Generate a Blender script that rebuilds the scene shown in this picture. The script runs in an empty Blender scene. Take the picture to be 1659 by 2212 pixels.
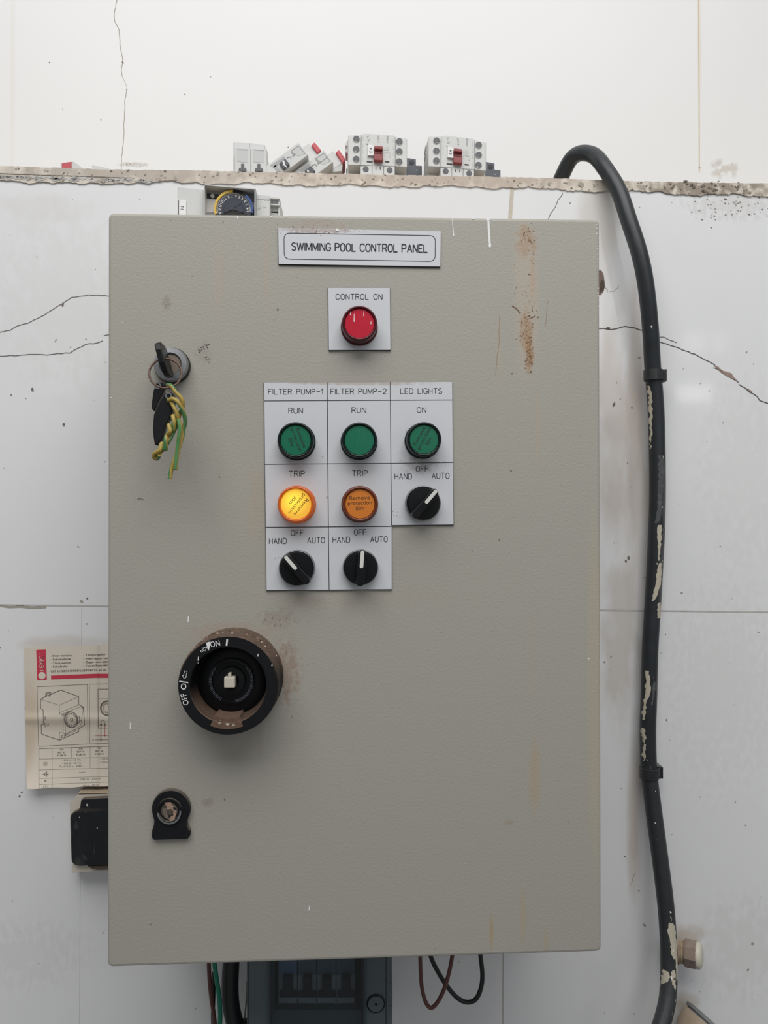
import bpy, bmesh, math, random
from mathutils import Vector, Matrix
random.seed(7)
C = bpy.context.scene.collection
sc = bpy.context.scene
PI = math.pi

# ------------------------------------------------------------------ camera
W, H, F = 1659.0, 2212.0, 1660.0
CAM = Vector((-0.0082, -0.6213, 1.5 + 0.0554))
AX, AY, AZ = math.radians(-0.44), math.radians(-2.73), math.radians(-0.1377)
def _rx(a): c, s = math.cos(a), math.sin(a); return Matrix(((1,0,0),(0,c,-s),(0,s,c)))
def _ry(a): c, s = math.cos(a), math.sin(a); return Matrix(((c,0,s),(0,1,0),(-s,0,c)))
def _rz(a): c, s = math.cos(a), math.sin(a); return Matrix(((c,-s,0),(s,c,0),(0,0,1)))
ROT = _rz(AZ) @ _rx(AX) @ _ry(AY) @ Matrix(((1,0,0),(0,0,-1),(0,1,0)))   # world -> camera (x right, y down, z forward)
camd = bpy.data.cameras.new('camera'); cam = bpy.data.objects.new('camera', camd); C.objects.link(cam)
rt = ROT.transposed()
cam.matrix_world = Matrix.Translation(CAM) @ (rt @ Matrix(((1,0,0),(0,-1,0),(0,0,-1)))).to_4x4()
camd.sensor_fit = 'AUTO'; camd.sensor_width = 36.0; camd.lens = F * 36.0 / H
camd.clip_start = 0.02
sc.camera = cam

# ------------------------------------------------------------------ light
sc.view_settings.view_transform = 'Standard'; sc.view_settings.look = 'None'
sc.view_settings.gamma = 1; sc.view_settings.exposure = 0.0; sc.view_settings.use_curve_mapping = False
wd = bpy.data.worlds.new('world'); sc.world = wd; wd.use_nodes = True
wd.node_tree.nodes['Background'].inputs[0].default_value = (0.93, 0.96, 1.0, 1)
wd.node_tree.nodes['Background'].inputs[1].default_value = 0.205
def area(name, loc, target, sx, sy, power, col):
    l = bpy.data.lights.new(name, 'AREA'); l.shape = 'RECTANGLE'; l.size = sx; l.size_y = sy; l.energy = power; l.color = col
    o = bpy.data.objects.new(name, l); C.objects.link(o); o.location = loc
    o.rotation_euler = (Vector(target) - Vector(loc)).to_track_quat('-Z', 'Y').to_euler()
    return o
area('skylight', (-0.06, -1.1, 3.15), (0.0, 0.3, 1.6), 2.2, 1.2, 37, (1.0, 0.99, 0.98))
area('window_light', (2.4, -2.2, 2.3), (0.1, 0.2, 1.6), 0.7, 0.9, 2.0, (0.97, 0.985, 1.0))
area('front_window', (0.9, -2.8, 2.5), (0.1, 0.2, 1.5), 0.9, 0.9, 4.5, (0.98, 0.99, 1.0))
# two small bright openings far behind the camera that mirror in the glazed tiles
area('lower_pane', (1.56, -2.38, 2.115), (1.56, 0.2, 2.115), 0.16, 0.075, 0.15, (1, 1, 1))
area('upper_pane', (1.56, -2.38, 2.345), (1.56, 0.2, 2.345), 0.10, 0.09, 0.05, (1, 1, 1))
area('side_pane', (1.68, -2.38, 2.345), (1.68, 0.2, 2.345), 0.05, 0.09, 0.026, (1, 1, 1))

# ------------------------------------------------------------------ pixel <-> place
def at(px, py, Y):
    d = rt @ Vector(((px - W/2)/F, (py - H/2)/F, 1.0))
    return CAM + d * ((Y - CAM.y) / d.y)
def proj(p):
    q = ROT @ (Vector(p) - CAM)
    return W/2 + F*q.x/q.z, H/2 + F*q.y/q.z
def mpp(Y): return (Y - CAM.y) / F            # metres per pixel at depth Y
WALL, CAP, UP = 0.200, 0.1984, 0.42

# ------------------------------------------------------------------ materials
def lin(c):
    return tuple((v/12.92 if v <= .04045 else ((v+.055)/1.055)**2.4) for v in c)
def mat(name, col, rough=0.5, metal=0.0, noise=0.0, nscale=60.0, bump=0.0, bscale=300.0, spec=0.5, emit=None, estr=0.0,
        dust=None, stains=(), trans=0.0, coat=0.0):
    m = bpy.data.materials.new(name); m.use_nodes = True
    nt = m.node_tree; N = nt.nodes; L = nt.links; b = N['Principled BSDF']
    b.inputs['Roughness'].default_value = rough; b.inputs['Metallic'].default_value = metal
    b.inputs['Specular IOR Level'].default_value = spec
    b.inputs['Coat Weight'].default_value = coat
    b.inputs['Base Color'].default_value = (*col, 1)
    b.inputs['Transmission Weight'].default_value = trans
    geo = N.new('ShaderNodeNewGeometry'); pos = geo.outputs['Position']
    cur = None
    def noise_tex(scale, detail=4.0, stretch=(1,1,1)):
        mp = N.new('ShaderNodeMapping'); L.new(pos, mp.inputs[0]); mp.inputs['Scale'].default_value = stretch
        n = N.new('ShaderNodeTexNoise'); n.inputs['Scale'].default_value = scale; n.inputs['Detail'].default_value = detail
        L.new(mp.outputs[0], n.inputs['Vector']); return n.outputs['Fac']
    def math_(op, a, b_):
        n = N.new('ShaderNodeMath'); n.operation = op
        for i, v in enumerate((a, b_)):
            if isinstance(v, (int, float)): n.inputs[i].default_value = v
            else: L.new(v, n.inputs[i])
        return n.outputs[0]
    def mixc(fac, a, b_):
        n = N.new('ShaderNodeMix'); n.data_type = 'RGBA'; n.clamp_factor = True
        if isinstance(fac, float): n.inputs[0].default_value = fac
        else: L.new(fac, n.inputs[0])
        for i, v in ((6, a), (7, b_)):
            if isinstance(v, tuple): n.inputs[i].default_value = (*v[:3], 1)
            else: L.new(v, n.inputs[i])
        return n.outputs[2]
    cur = tuple(col)
    if noise:
        f = noise_tex(nscale)
        cur = mixc(f, tuple(max(0, v*(1-noise)) for v in col), tuple(min(1, v*(1+noise)) for v in col))
    if stains:
        nz = {}
        for s in stains:           # (px, py, rx_px, ry_px, Y, colour, strength, noise scale, stretch, noise amount)
            px, py, rx, ry, Y, scol, st, ns, stc, na = s
            c = at(px, py, Y); k = mpp(Y)
            key = (ns, stc)
            if key not in nz: nz[key] = noise_tex(ns, 5.0, stc)
            v1 = N.new('ShaderNodeVectorMath'); v1.operation = 'SUBTRACT'; L.new(pos, v1.inputs[0]); v1.inputs[1].default_value = (c.x, 0, c.z)
            v2 = N.new('ShaderNodeVectorMath'); v2.operation = 'MULTIPLY'; L.new(v1.outputs[0], v2.inputs[0]); v2.inputs[1].default_value = (1/(rx*k), 0, 1/(ry*k))
            v3 = N.new('ShaderNodeVectorMath'); v3.operation = 'LENGTH'; L.new(v2.outputs[0], v3.inputs[0])
            d = math_('SUBTRACT', 1.0, v3.outputs['Value'])
            n0 = math_('MULTIPLY', math_('SUBTRACT', nz[key], 0.52), na)
            e = math_('ADD', d, n0)
            # fades out at the ellipse's border
            e = math_('MULTIPLY', math_('MAXIMUM', e, 0.0), 1.6)
            inside = math_('MULTIPLY', math_('MAXIMUM', d, 0.0), 3.0)
            e = math_('MULTIPLY', math_('MINIMUM', e, 1.0), math_('MINIMUM', inside, 1.0))
            cur = mixc(math_('MULTIPLY', e, st), cur, scol)
    if dust:                        # (colour, strength): dust settled on faces that look up
        dcol, ds = dust
        sx = N.new('ShaderNodeSeparateXYZ'); L.new(geo.outputs['Normal'], sx.inputs[0])
        up = math_('MULTIPLY', math_('MAXIMUM', math_('SUBTRACT', sx.outputs[2], 0.05), 0.0), 2.2)
        nn = noise_tex(260.0, 6.0)
        f = math_('MULTIPLY', math_('MINIMUM', up, 1.0), math_('ADD', math_('MULTIPLY', nn, 0.9), 0.35))
        cur = mixc(math_('MULTIPLY', f, ds), cur, dcol)
    if not isinstance(cur, tuple): L.new(cur, b.inputs['Base Color'])
    if bump:
        f = noise_tex(bscale, 2.0)
        bn = N.new('ShaderNodeBump'); bn.inputs['Strength'].default_value = bump; bn.inputs['Distance'].default_value = 0.001
        L.new(f, bn.inputs['Height']); L.new(bn.outputs[0], b.inputs['Normal'])
    if emit:
        b.inputs['Emission Color'].default_value = (*emit, 1); b.inputs['Emission Strength'].default_value = estr
    return m

BROWN = (.36, .22, .12)
tile_stain_shade = [
    (1335, 900, 75, 330, WALL, (.46,.37,.28), .50, 25., (1,1,.35), 2.2),
    (1375, 960, 40, 520, WALL, (.42,.34,.27), .45, 40., (1,1,.2), 2.0),
    (1340, 1380, 60, 260, WALL, (.48,.40,.32), .45, 45., (1,1,.4), 2.4),
    (1370, 1780, 26, 230, WALL, (.47,.37,.27), .55, 40., (1,1,.15), 2.0),
    (1290, 450, 60, 260, WALL, (.55,.48,.39), .40, 20., (1,1,.5), 1.6),  # pale brown band left of the hose arch
    (1560, 1480, 190, 330, WALL, (.48,.42,.36), .10, 160., (1,1,.6), 3.2),
    (1610, 1020, 150, 300, WALL, (.52,.47,.41), .10, 120., (1,1,.6), 3.0),  # faint shade near the right edge, mottled into the tile colour
    (1580, 440, 150, 50, WALL, (.40,.35,.30), .18, 200., (1,1,.7), 3.4),
    (130, 650, 200, 260, WALL, (.56,.52,.46), .10, 90., (1,1,.6), 3.2),
    (140, 1392, 130, 26, WALL, (.52,.42,.32), .35, 40., (1,1,1), 1.2),
    (80, 450, 160, 40, WALL, (.62,.58,.52), .18, 60., (1,1,1), 2.0),
    (60, 2060, 160, 100, WALL, (.48,.43,.38), .12, 160., (1,1,.5), 3.4),
    (1600, 2050, 150, 150, WALL, (.5,.44,.38), .16, 120., (1,1,.5), 3.0),
    (1480, 2020, 60, 30, WALL, (.5,.38,.26), .5, 60., (1,1,1), 1.4),
    (1480, 2165, 40, 30, WALL, (.5,.38,.26), .5, 60., (1,1,1), 1.4),
]
M_tile = mat('glazed_tile', (.83, .832, .835), .07, noise=.03, nscale=9., stains=tile_stain_shade, spec=.45)
M_upper = mat('painted_wall', (.80, .797, .788), .45, noise=.02, nscale=5.,
              stains=[(1511, 100, 9, 330, UP, (.72,.64,.5), .5, 30., (1,1,.1), 1.5), (27, 150, 8, 330, UP, (.74,.70,.62), .4, 30., (1,1,.1), 1.5),
                      (1565, 365, 40, 28, UP, (.45,.38,.3), .5, 120., (1,1,1), 3.5), (290, 356, 40, 8, UP, (.4,.36,.3), .5, 150., (1,1,1), 3.5)])
M_grout = mat('grout', (.60, .54, .45), .9, noise=.2, nscale=120.)
M_joint = mat('fine_joint', (.52, .50, .47), .9, noise=.2, nscale=90.)
M_crack = mat('crack', (.10, .09, .085), .9)
M_crackw = mat('chipped_tile', (.36, .26, .22), .95, noise=.4, nscale=300.)
M_speck = mat('speck_dirt', (.20, .17, .14), .95)
M_specklt = mat('speck_dirt_pale', (.40, .36, .31), .95)
M_mortar = mat('mortar', (.72, .655, .565), .95, noise=.16, nscale=90., bump=.25, bscale=220.,
               stains=[(1500, 405, 220, 40, CAP, (.22,.17,.12), .75, 130., (1,1,1), 3.0), (300, 375, 420, 40, CAP, (.33,.27,.23), .5, 75., (1,1,1), 3.2),
                       (950, 388, 500, 30, CAP, (.38,.29,.23), .5, 85., (1,1,1), 3.2)])
M_mortar_low = mat('mortar_smear', (.55, .53, .50), .95, noise=.2, nscale=70., bump=.4, bscale=240.)
rust = (.40, .25, .14)
door_st = [
    (1135, 640, 40, 240, 0, (.52,.42,.32), .40, 30., (1,1,.25), 1.6),
    (1135, 520, 34, 44, 0, rust, .55, 150., (1,1,1), 3.0),
    (1150, 590, 10, 90, 0, (.46,.33,.22), .5, 60., (1,1,.3), 1.6),
    (1136, 715, 20, 60, 0, rust, .75, 170., (1,1,.6), 2.4),
    (1144, 765, 13, 50, 0, (.38,.22,.11), .85, 170., (1,1,.6), 2.0),
    (1078, 760, 9, 120, 0, (.45,.38,.29), .4, 80., (1,1,.2), 2.0),
    (1162, 920, 8, 110, 0, (.45,.38,.28), .5, 80., (1,1,.2), 2.0),
    (1150, 1420, 9, 120, 0, (.45,.38,.30), .35, 80., (1,1,.2), 2.0),
    (1155, 1680, 16, 110, 0, (.46,.35,.23), .5, 60., (1,1,.2), 1.6),
    (1062, 2010, 7, 60, 0, (.43,.30,.15), .6, 60., (1,1,.2), 1.6),
    (1130, 1980, 10, 90, 0, (.46,.35,.22), .4, 60., (1,1,.2), 1.6),
    (1180, 2035, 8, 40, 0, (.46,.35,.2), .45, 60., (1,1,.2), 1.6),
    (1285, 1500, 22, 620, 0, (.48,.42,.28), .35, 30., (1,1,.2), 1.4),
    (470, 600, 16, 130, 0, (.46,.38,.30), .3, 60., (1,1,.2), 1.6),
    (577, 580, 10, 130, 0, (.46,.37,.29), .4, 60., (1,1,.2), 1.8),
    (360, 655, 13, 22, 0, (.28,.25,.21), .55, 200., (1,1,1), 2.4),
    (438, 762, 26, 34, 0, (.3,.27,.23), .3, 260., (1,1,1), 3.0),
    (555, 1090, 30, 110, 0, (.44,.35,.26), .35, 80., (1,1,.6), 1.8),
    (620, 1450, 40, 90, 0, (.30,.18,.12), .5, 220., (1,1,.7), 3.4),
    (600, 1335, 55, 30, 0, (.32,.27,.22), .5, 200., (1,1,1), 3.4),
    (495, 1368, 130, 30, 0, (.42,.33,.26), .5, 90., (1,1,1), 1.6),
    (560, 1600, 10, 60, 0, (.38,.33,.28), .4, 90., (1,1,.3), 1.8),
    (448, 1732, 16, 14, 0, (.30,.25,.2), .5, 260., (1,1,1), 2.8),
    (1100, 1775, 12, 10, 0, (.36,.3,.24), .5, 200., (1,1,1), 2.4),
    (690, 485, 90, 14, 0, (.40,.30,.24), .4, 160., (1,1,1), 2.6),
    (660, 1300, 60, 18, 0, (.38,.31,.25), .35, 160., (1,1,1), 2.6),
    (770, 1290, 300, 26, 0, (.42,.36,.30), .2, 90., (1,1,1), 2.0),
]
M_door = mat('grey_powder_coat', (.40, .383, .332), .45, noise=.035, nscale=700., bump=.22, bscale=520., stains=door_st, spec=.42)
M_body = mat('grey_sheet_steel', (.45, .44, .40), .5, bump=.3, bscale=420., dust=((.42,.34,.26), .6))
M_white = mat('white_paint', (.86, .86, .85), .5)
M_plate = mat('white_laminate', (.66, .675, .70), .38, noise=.03, nscale=60.,
              stains=[(690, 500, 110, 9, 0, (.36,.24,.19), .6, 300., (1,1,1), 3.2), (900, 1000, 60, 34, 0, (.36,.32,.30), .4, 200., (1,1,1), 3.4),
                      (773, 828, 220, 7, 0, (.45,.36,.28), .6, 200., (1,1,1), 2.2)])
M_core = mat('black_core', (.012, .012, .014), .5)
M_ink = mat('engraved_black', (.012, .013, .017), .6)
M_black = mat('black_plastic', (.005, .0056, .0065), .4, spec=.28, noise=.3, nscale=300.)
M_blackm = mat('matt_black_plastic', (.006, .0065, .0075), .5, noise=.3, nscale=400., spec=.3, dust=((.17,.112,.08), .85))
M_blackd = mat('dusty_black_plastic', (.009, .0095, .011), .42, noise=.5, nscale=200., spec=.3, dust=((.30,.25,.20), .5))
M_dust = mat('brown_dust', (.135, .082, .056), .95, noise=.35, nscale=260.)
M_steel = mat('worn_steel', (.34, .35, .36), .36, metal=.75, noise=.35, nscale=260.)
M_steel2 = mat('scratched_dark_steel', (.20, .205, .21), .42, metal=.6, noise=.6, nscale=500.)
M_steelb = mat('tarnished_brass', (.20, .16, .13), .6, metal=.35, noise=.4, nscale=300.)
M_copper = mat('dirty_copper', (.40, .27, .20), .7, metal=.2, noise=.35, nscale=400.)
M_wpl = mat('white_pointer', (.72, .71, .66), .5)
M_red = mat('red_lens', (.50, .012, .035), .22, coat=.3, emit=(.8, .01, .04), estr=.06)
M_redrim = mat('red_rim', (.085, .006, .011), .35, spec=.35)
M_green = mat('green_lens', (.004, .155, .082), .35)
M_greenrim = mat('green_rim', (.003, .011, .009), .38, spec=.28)
M_orange = mat('orange_lens', (.66, .20, .022), .38)
M_orangerim = mat('orange_rim', (.15, .028, .008), .35, spec=.35)
M_litrim = mat('lit_orange_rim', (.50, .10, .012), .3, spec=.4, emit=(1., .17, .008), estr=.12)
M_filmink = mat('film_ink', (.012, .03, .022), .6)
M_filmink2 = mat('film_ink_brown', (.10, .035, .01), .6)
M_paper = mat('yellowed_paper', (.76, .68, .575), .8, noise=.07, nscale=30., stains=[(60, 1560, 30, 140, WALL, (.58,.45,.3), .5, 40., (1,1,1), 1.2), (140, 1560, 110, 26, WALL, (.5,.43,.35), .5, 30., (1,1,1), 1.6)])
M_pink = mat('print_red', (.62, .045, .085), .7)
M_print = mat('print_black', (.10, .092, .085), .8)
M_printg = mat('print_grey', (.20, .185, .17), .8)
M_printr = mat('print_line_red', (.50, .12, .13), .8)
M_cream = mat('cream_plastic', (.68, .63, .53), .45, noise=.06, nscale=40., dust=((.40,.26,.14), .75))
M_grime = mat('grime', (.085, .065, .05), .9, noise=.4, nscale=200.)
M_sockb = mat('black_cover', (.012, .014, .017), .38, noise=.5, nscale=90., stains=[(165, 1775, 14, 30, WALL, (.07,.07,.07), .7, 60., (1,1,1), 1.6), (190, 1850, 18, 40, WALL, (.06,.06,.06), .7, 60., (1,1,.4), 1.6), (200, 1728, 60, 6, WALL, (.10,.08,.06), .35, 60., (1,1,1), 1.6)], dust=((.22,.16,.11), .6))
M_mod = mat('white_module_plastic', (.63, .635, .62), .45, noise=.03, nscale=60.)
M_modd = mat('module_recess', (.56, .57, .555), .5)
M_modk = mat('module_dark_recess', (.13, .13, .14), .6)
M_hole = mat('terminal_hole', (.11, .112, .12), .5, noise=.5, nscale=600.)
M_dkgrey = mat('dark_grey_plastic', (.075, .08, .098), .45, noise=.15, nscale=100.)
M_redpl = mat('red_plastic', (.55, .085, .10), .4)
M_arm = mat('dark_red_plastic', (.27, .055, .055), .45)
M_label = mat('paper_label', (.84, .84, .83), .6)
M_dial = mat('dial_navy', (.030, .035, .055), .35)
M_yel = mat('dial_yellow', (.74, .50, .08), .45)
M_blue = mat('dial_blue', (.035, .10, .30), .4)
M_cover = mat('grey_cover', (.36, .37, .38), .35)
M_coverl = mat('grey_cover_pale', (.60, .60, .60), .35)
M_greyink = mat('grey_ink', (.42, .42, .42), .6)
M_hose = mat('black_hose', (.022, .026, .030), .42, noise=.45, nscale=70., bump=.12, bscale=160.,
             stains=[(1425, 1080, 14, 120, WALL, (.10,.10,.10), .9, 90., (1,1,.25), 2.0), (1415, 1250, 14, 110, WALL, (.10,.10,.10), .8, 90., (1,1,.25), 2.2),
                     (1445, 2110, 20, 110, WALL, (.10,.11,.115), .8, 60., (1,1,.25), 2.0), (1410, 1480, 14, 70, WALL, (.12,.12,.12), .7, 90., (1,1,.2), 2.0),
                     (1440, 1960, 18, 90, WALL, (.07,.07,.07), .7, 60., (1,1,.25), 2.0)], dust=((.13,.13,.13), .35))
M_drip = mat('cream_paint', (.56, .51, .40), .6, noise=.1, nscale=100.)
M_dripg = mat('grey_scrape', (.085, .087, .09), .6, noise=.75, nscale=260.)
M_clip = mat('black_clip', (.022, .023, .025), .42, noise=.4, nscale=300., dust=((.2,.19,.18), .5))
M_board = mat('dark_grey_board', (.10, .125, .137), .4, noise=.15, nscale=30.)
M_boardd = mat('board_dark_seam', (.012, .014, .016), .5)  # near black for the board's seams, screw cap and dots
M_brk = mat('breaker_grey', (.42, .44, .45), .5)
M_brkb = mat('breaker_blue_label', (.22, .30, .46), .5)
M_brkc = mat('breaker_slate', (.17, .21, .25), .5)
M_wbrown = mat('brown_wire', (.125, .050, .040), .4)
M_wgreen = mat('green_wire', (.008, .19, .115), .4)
M_wblack = mat('black_wire', (.018, .019, .021), .4)
M_wg = mat('earth_green', (.085, .24, .085), .45, noise=.25, nscale=150.)
M_wy = mat('earth_yellow', (.43, .31, .07), .45, noise=.25, nscale=150.)
M_pipe = mat('dirty_beige_pipe', (.42, .33, .24), .7, noise=.25, nscale=60.)
M_nut = mat('muddy_nut', (.20, .155, .13), .8, noise=.45, nscale=120., bump=.3, bscale=300., dust=((.40,.31,.23), .5))
M_ivory = mat('ivory_plastic', (.64, .60, .49), .4, noise=.05, nscale=50.)
M_rim = mat('grey_rim', (.20, .21, .21), .5, noise=.2, nscale=80.)
M_floor = mat('concrete', (.30, .29, .28), .8, noise=.2, nscale=8., bump=.3, bscale=60.)
def smoky():
    m = bpy.data.materials.new('smoked_clear_plastic'); m.use_nodes = True; nt = m.node_tree; N = nt.nodes; L = nt.links
    out = N['Material Output']; N.remove(N['Principled BSDF'])
    t = N.new('ShaderNodeBsdfTransparent'); t.inputs[0].default_value = (.84, .89, .92, 1)
    g = N.new('ShaderNodeBsdfGlossy'); g.inputs[0].default_value = (.6, .6, .6, 1); g.inputs['Roughness'].default_value = .12
    d = N.new('ShaderNodeBsdfDiffuse'); d.inputs[0].default_value = (.045, .055, .06, 1)
    a = N.new('ShaderNodeMixShader'); a.inputs[0].default_value = .06; L.new(t.outputs[0], a.inputs[1]); L.new(g.outputs[0], a.inputs[2])
    b = N.new('ShaderNodeMixShader'); b.inputs[0].default_value = .13; L.new(a.outputs[0], b.inputs[1]); L.new(d.outputs[0], b.inputs[2])
    L.new(b.outputs[0], out.inputs[0]); return m
M_smoke = smoky()
def lit_lens():      # the lamp behind the lens glows brightest near its centre
    m = bpy.data.materials.new('lit_yellow_lens'); m.use_nodes = True; nt = m.node_tree; N = nt.nodes; L = nt.links
    b = N['Principled BSDF']; b.inputs['Base Color'].default_value = (.75, .40, .05, 1); b.inputs['Roughness'].default_value = .35
    g = N.new('ShaderNodeNewGeometry'); v = N.new('ShaderNodeVectorMath'); v.operation = 'DISTANCE'
    L.new(g.outputs['Position'], v.inputs[0]); c = at(635, 1083, -.013); v.inputs[1].default_value = c
    r = N.new('ShaderNodeMapRange'); r.inputs['From Min'].default_value = 0.0; r.inputs['From Max'].default_value = .0125
    r.inputs['To Min'].default_value = 1.0; r.inputs['To Max'].default_value = .34; L.new(v.outputs['Value'], r.inputs['Value'])
    mx = N.new('ShaderNodeMix'); mx.data_type = 'RGBA'; L.new(r.outputs[0], mx.inputs[0])
    mx.inputs[6].default_value = (1.0, .42, .025, 1); mx.inputs[7].default_value = (1.0, .80, .06, 1)
    L.new(mx.outputs[2], b.inputs['Emission Color']); L.new(r.outputs[0], b.inputs['Emission Strength']); return m
M_lit = lit_lens()

# ------------------------------------------------------------------ mesh builder
class MB:
    def __init__(s): s.v = []; s.f = []; s.m = []; s.s = []; s.mats = []
    def mi(s, m):
        if m not in s.mats: s.mats.append(m)
        return s.mats.index(m)
    def add(s, vs, fs, m, smooth=False):
        k = len(s.v); i = s.mi(m); s.v += [Vector(v) for v in vs]
        for f in fs: s.f.append([k + j for j in f]); s.m.append(i); s.s.append(smooth)
        return s
    def addbm(s, bm, m, smooth=False):
        bm.verts.ensure_lookup_table(); bm.verts.index_update()
        s.add([v.co.copy() for v in bm.verts], [[v.index for v in f.verts] for f in bm.faces], m, smooth); bm.free(); return s
    def poly(s, pts, Y, m):                                    # flat mark traced on a surface at depth Y
        vs = [at(p[0], p[1], Y) for p in pts]
        return s.add(vs, [list(range(len(vs)))], m)
    def hull(s, front, back, m, bevel=0.0, seg=2):             # closed prism between two equal loops
        bm = bmesh.new(); n = len(front)
        a = [bm.verts.new(p) for p in front]; b = [bm.verts.new(p) for p in back]
        bm.faces.new(a); bm.faces.new(list(reversed(b)))
        for i in range(n): bm.faces.new((a[i], b[i], b[(i+1) % n], a[(i+1) % n]))
        bmesh.ops.recalc_face_normals(bm, faces=bm.faces)
        if bevel:
            es = [e for e in bm.edges if e.is_manifold and e.calc_face_angle(0) > .5]
            bmesh.ops.bevel(bm, geom=es, offset=bevel, segments=seg, affect='EDGES', profile=.5, clamp_overlap=True)
        return s.addbm(bm, m)
    def prism(s, pts, Y0, Y1, m, bevel=0.0, seg=2):             # outline at front depth Y0, runs straight back to Y1
        fr = [at(p[0], p[1], Y0) for p in pts]
        return s.hull(fr, [v + Vector((0, Y1 - Y0, 0)) for v in fr], m, bevel, seg)
    def box(s, c, ax, ay, az, m, bevel=0.0, seg=2):              # centre and three half-axis vectors
        c, ax, ay, az = map(Vector, (c, ax, ay, az))
        fr = [c-ax-ay-az, c+ax-ay-az, c+ax-ay+az, c-ax-ay+az]
        return s.hull(fr, [p + 2*ay for p in fr], m, bevel, seg)
    def lathe(s, c, axis, prof, m, seg=48, smooth=True):         # profile [(radius, height along axis)]
        c = Vector(c); ax = Vector(axis).normalized()
        u = ax.orthogonal().normalized(); w = ax.cross(u); vs = []; fs = []
        for r, h in prof:
            for i in range(seg):
                t = 2*PI*i/seg; vs.append(c + ax*h + (u*math.cos(t) + w*math.sin(t))*max(r, 1e-5))
        for k in range(len(prof)-1):
            for i in range(seg):
                j = (i+1) % seg; fs.append((k*seg+i, k*seg+j, (k+1)*seg+j, (k+1)*seg+i))
        bm = bmesh.new(); bv = [bm.verts.new(v) for v in vs]
        for f in fs: bm.faces.new([bv[i] for i in f])
        bmesh.ops.remove_doubles(bm, verts=bm.verts, dist=1e-6)
        bmesh.ops.recalc_face_normals(bm, faces=bm.faces)
        # keep crisp corners by splitting at sharp rings
        es = [e for e in bm.edges if e.is_manifold and e.calc_face_angle(0) > .6]
        if es: bmesh.ops.split_edges(bm, edges=es)
        return s.addbm(bm, m, smooth)
    def tube(s, pts, r, m, seg=14, caps=True, mfn=None, sub=6, smooth_path=True, twist=0.0):
        P = [Vector(p) for p in pts]
        if smooth_path and len(P) > 2:
            Q = []
            for i in range(len(P)-1):
                p0, p1, p2, p3 = P[max(i-1,0)], P[i], P[i+1], P[min(i+2, len(P)-1)]
                for k in range(sub):
                    t = k/sub; t2 = t*t; t3 = t2*t
                    Q.append(.5*((2*p1) + (p2-p0)*t + (2*p0-5*p1+4*p2-p3)*t2 + (3*p1-p0-3*p2+p3)*t3))
            Q.append(P[-1]); P = Q
        rad = r if callable(r) else (lambda t: r)
        n = len(P); T = [(P[min(i+1,n-1)] - P[max(i-1,0)]).normalized() for i in range(n)]
        u = T[0].orthogonal().normalized(); vs = []; rows = []
        for i in range(n):
            u = (u - T[i]*u.dot(T[i])).normalized(); w = T[i].cross(u); row = []
            for k in range(seg):
                a = 2*PI*k/seg + twist*i; row.append(len(vs)); vs.append(P[i] + (u*math.cos(a) + w*math.sin(a))*rad(i/(n-1)))
            rows.append(row)
        base = len(s.v); s.v += vs
        for i in range(n-1):
            for k in range(seg):
                k2 = (k+1) % seg
                s.f.append([base+rows[i][k], base+rows[i][k2], base+rows[i+1][k2], base+rows[i+1][k]])
                s.m.append(s.mi(mfn(i, k) if mfn else m)); s.s.append(True)
        if caps:
            for row in (list(reversed(rows[0])), rows[-1]):
                s.f.append([base+q for q in row]); s.m.append(s.mi(m)); s.s.append(False)
        return P
    def rib(s, pts, w, Y, m, jitter=0.0, close=False):          # thin line on a surface, in picture units
        P = [Vector((p[0], p[1])) for p in pts]
        if jitter:
            Q = []
            for i in range(len(P)-1):
                n = max(1, int((P[i+1]-P[i]).length / 7))
                for k in range(n):
                    q = P[i].lerp(P[i+1], k/n)
                    if i or k: q += Vector((random.uniform(-1,1), random.uniform(-1,1)))*jitter
                    Q.append(q)
            Q.append(P[-1]); P = Q
        n = len(P); L = []; R = []
        for i in range(n):
            a = P[(i-1) % n] if (close or i) else P[i]; b = P[(i+1) % n] if (close or i < n-1) else P[i]
            d1 = (P[i]-a); d2 = (b-P[i])
            d1 = d1.normalized() if d1.length > 1e-6 else d2.normalized()
            d2 = d2.normalized() if d2.length > 1e-6 else d1
            t = (d1+d2); t = t.normalized() if t.length > 1e-4 else d1
            nn = Vector((-t.y, t.x)); k = 1/max(.5, abs(nn.dot(Vector((-d1.y, d1.x)))))
            ww = (w(i/(n-1)) if callable(w) else w)/2
            L.append(P[i]+nn*ww*k); R.append(P[i]-nn*ww*k)
        Yf = Y if callable(Y) else (lambda x, y: Y)
        vs = [at(p.x, p.y, Yf(p.x, p.y)) for p in L+R]
        fs = [(i, (i+1) % n, n+(i+1) % n, n+i) for i in range(n if close else n-1)]
        return s.add(vs, fs, m)
    def blob(s, px, py, r, Y, m, n=8, sx=1.0, sy=1.0, rot=0.0):
        pts = []
        for i in range(n):
            t = 2*PI*i/n; q = r*random.uniform(.55, 1.15); x, y = q*sx*math.cos(t), q*sy*math.sin(t)
            pts.append((px + x*math.cos(rot) - y*math.sin(rot), py + x*math.sin(rot) + y*math.cos(rot)))
        return s.poly(pts, Y, m)
    def text(s, t, x0, y0, x1, y1, cap, Y, m):                  # baseline (x0,y0)-(x1,y1) and cap height, in picture units
        vs, fs, wd = glyphs(t)
        d = Vector((x1-x0, y1-y0)); up = Vector((d.y, -d.x)).normalized()
        Yf = Y if callable(Y) else (lambda x, y: Y); o = []
        for vx, vy in vs:
            p = Vector((x0, y0)) + d*(vx/wd) + up*(vy*cap); o.append(at(p.x, p.y, Yf(p.x, p.y)))
        return s.add(o, fs, m)
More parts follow.
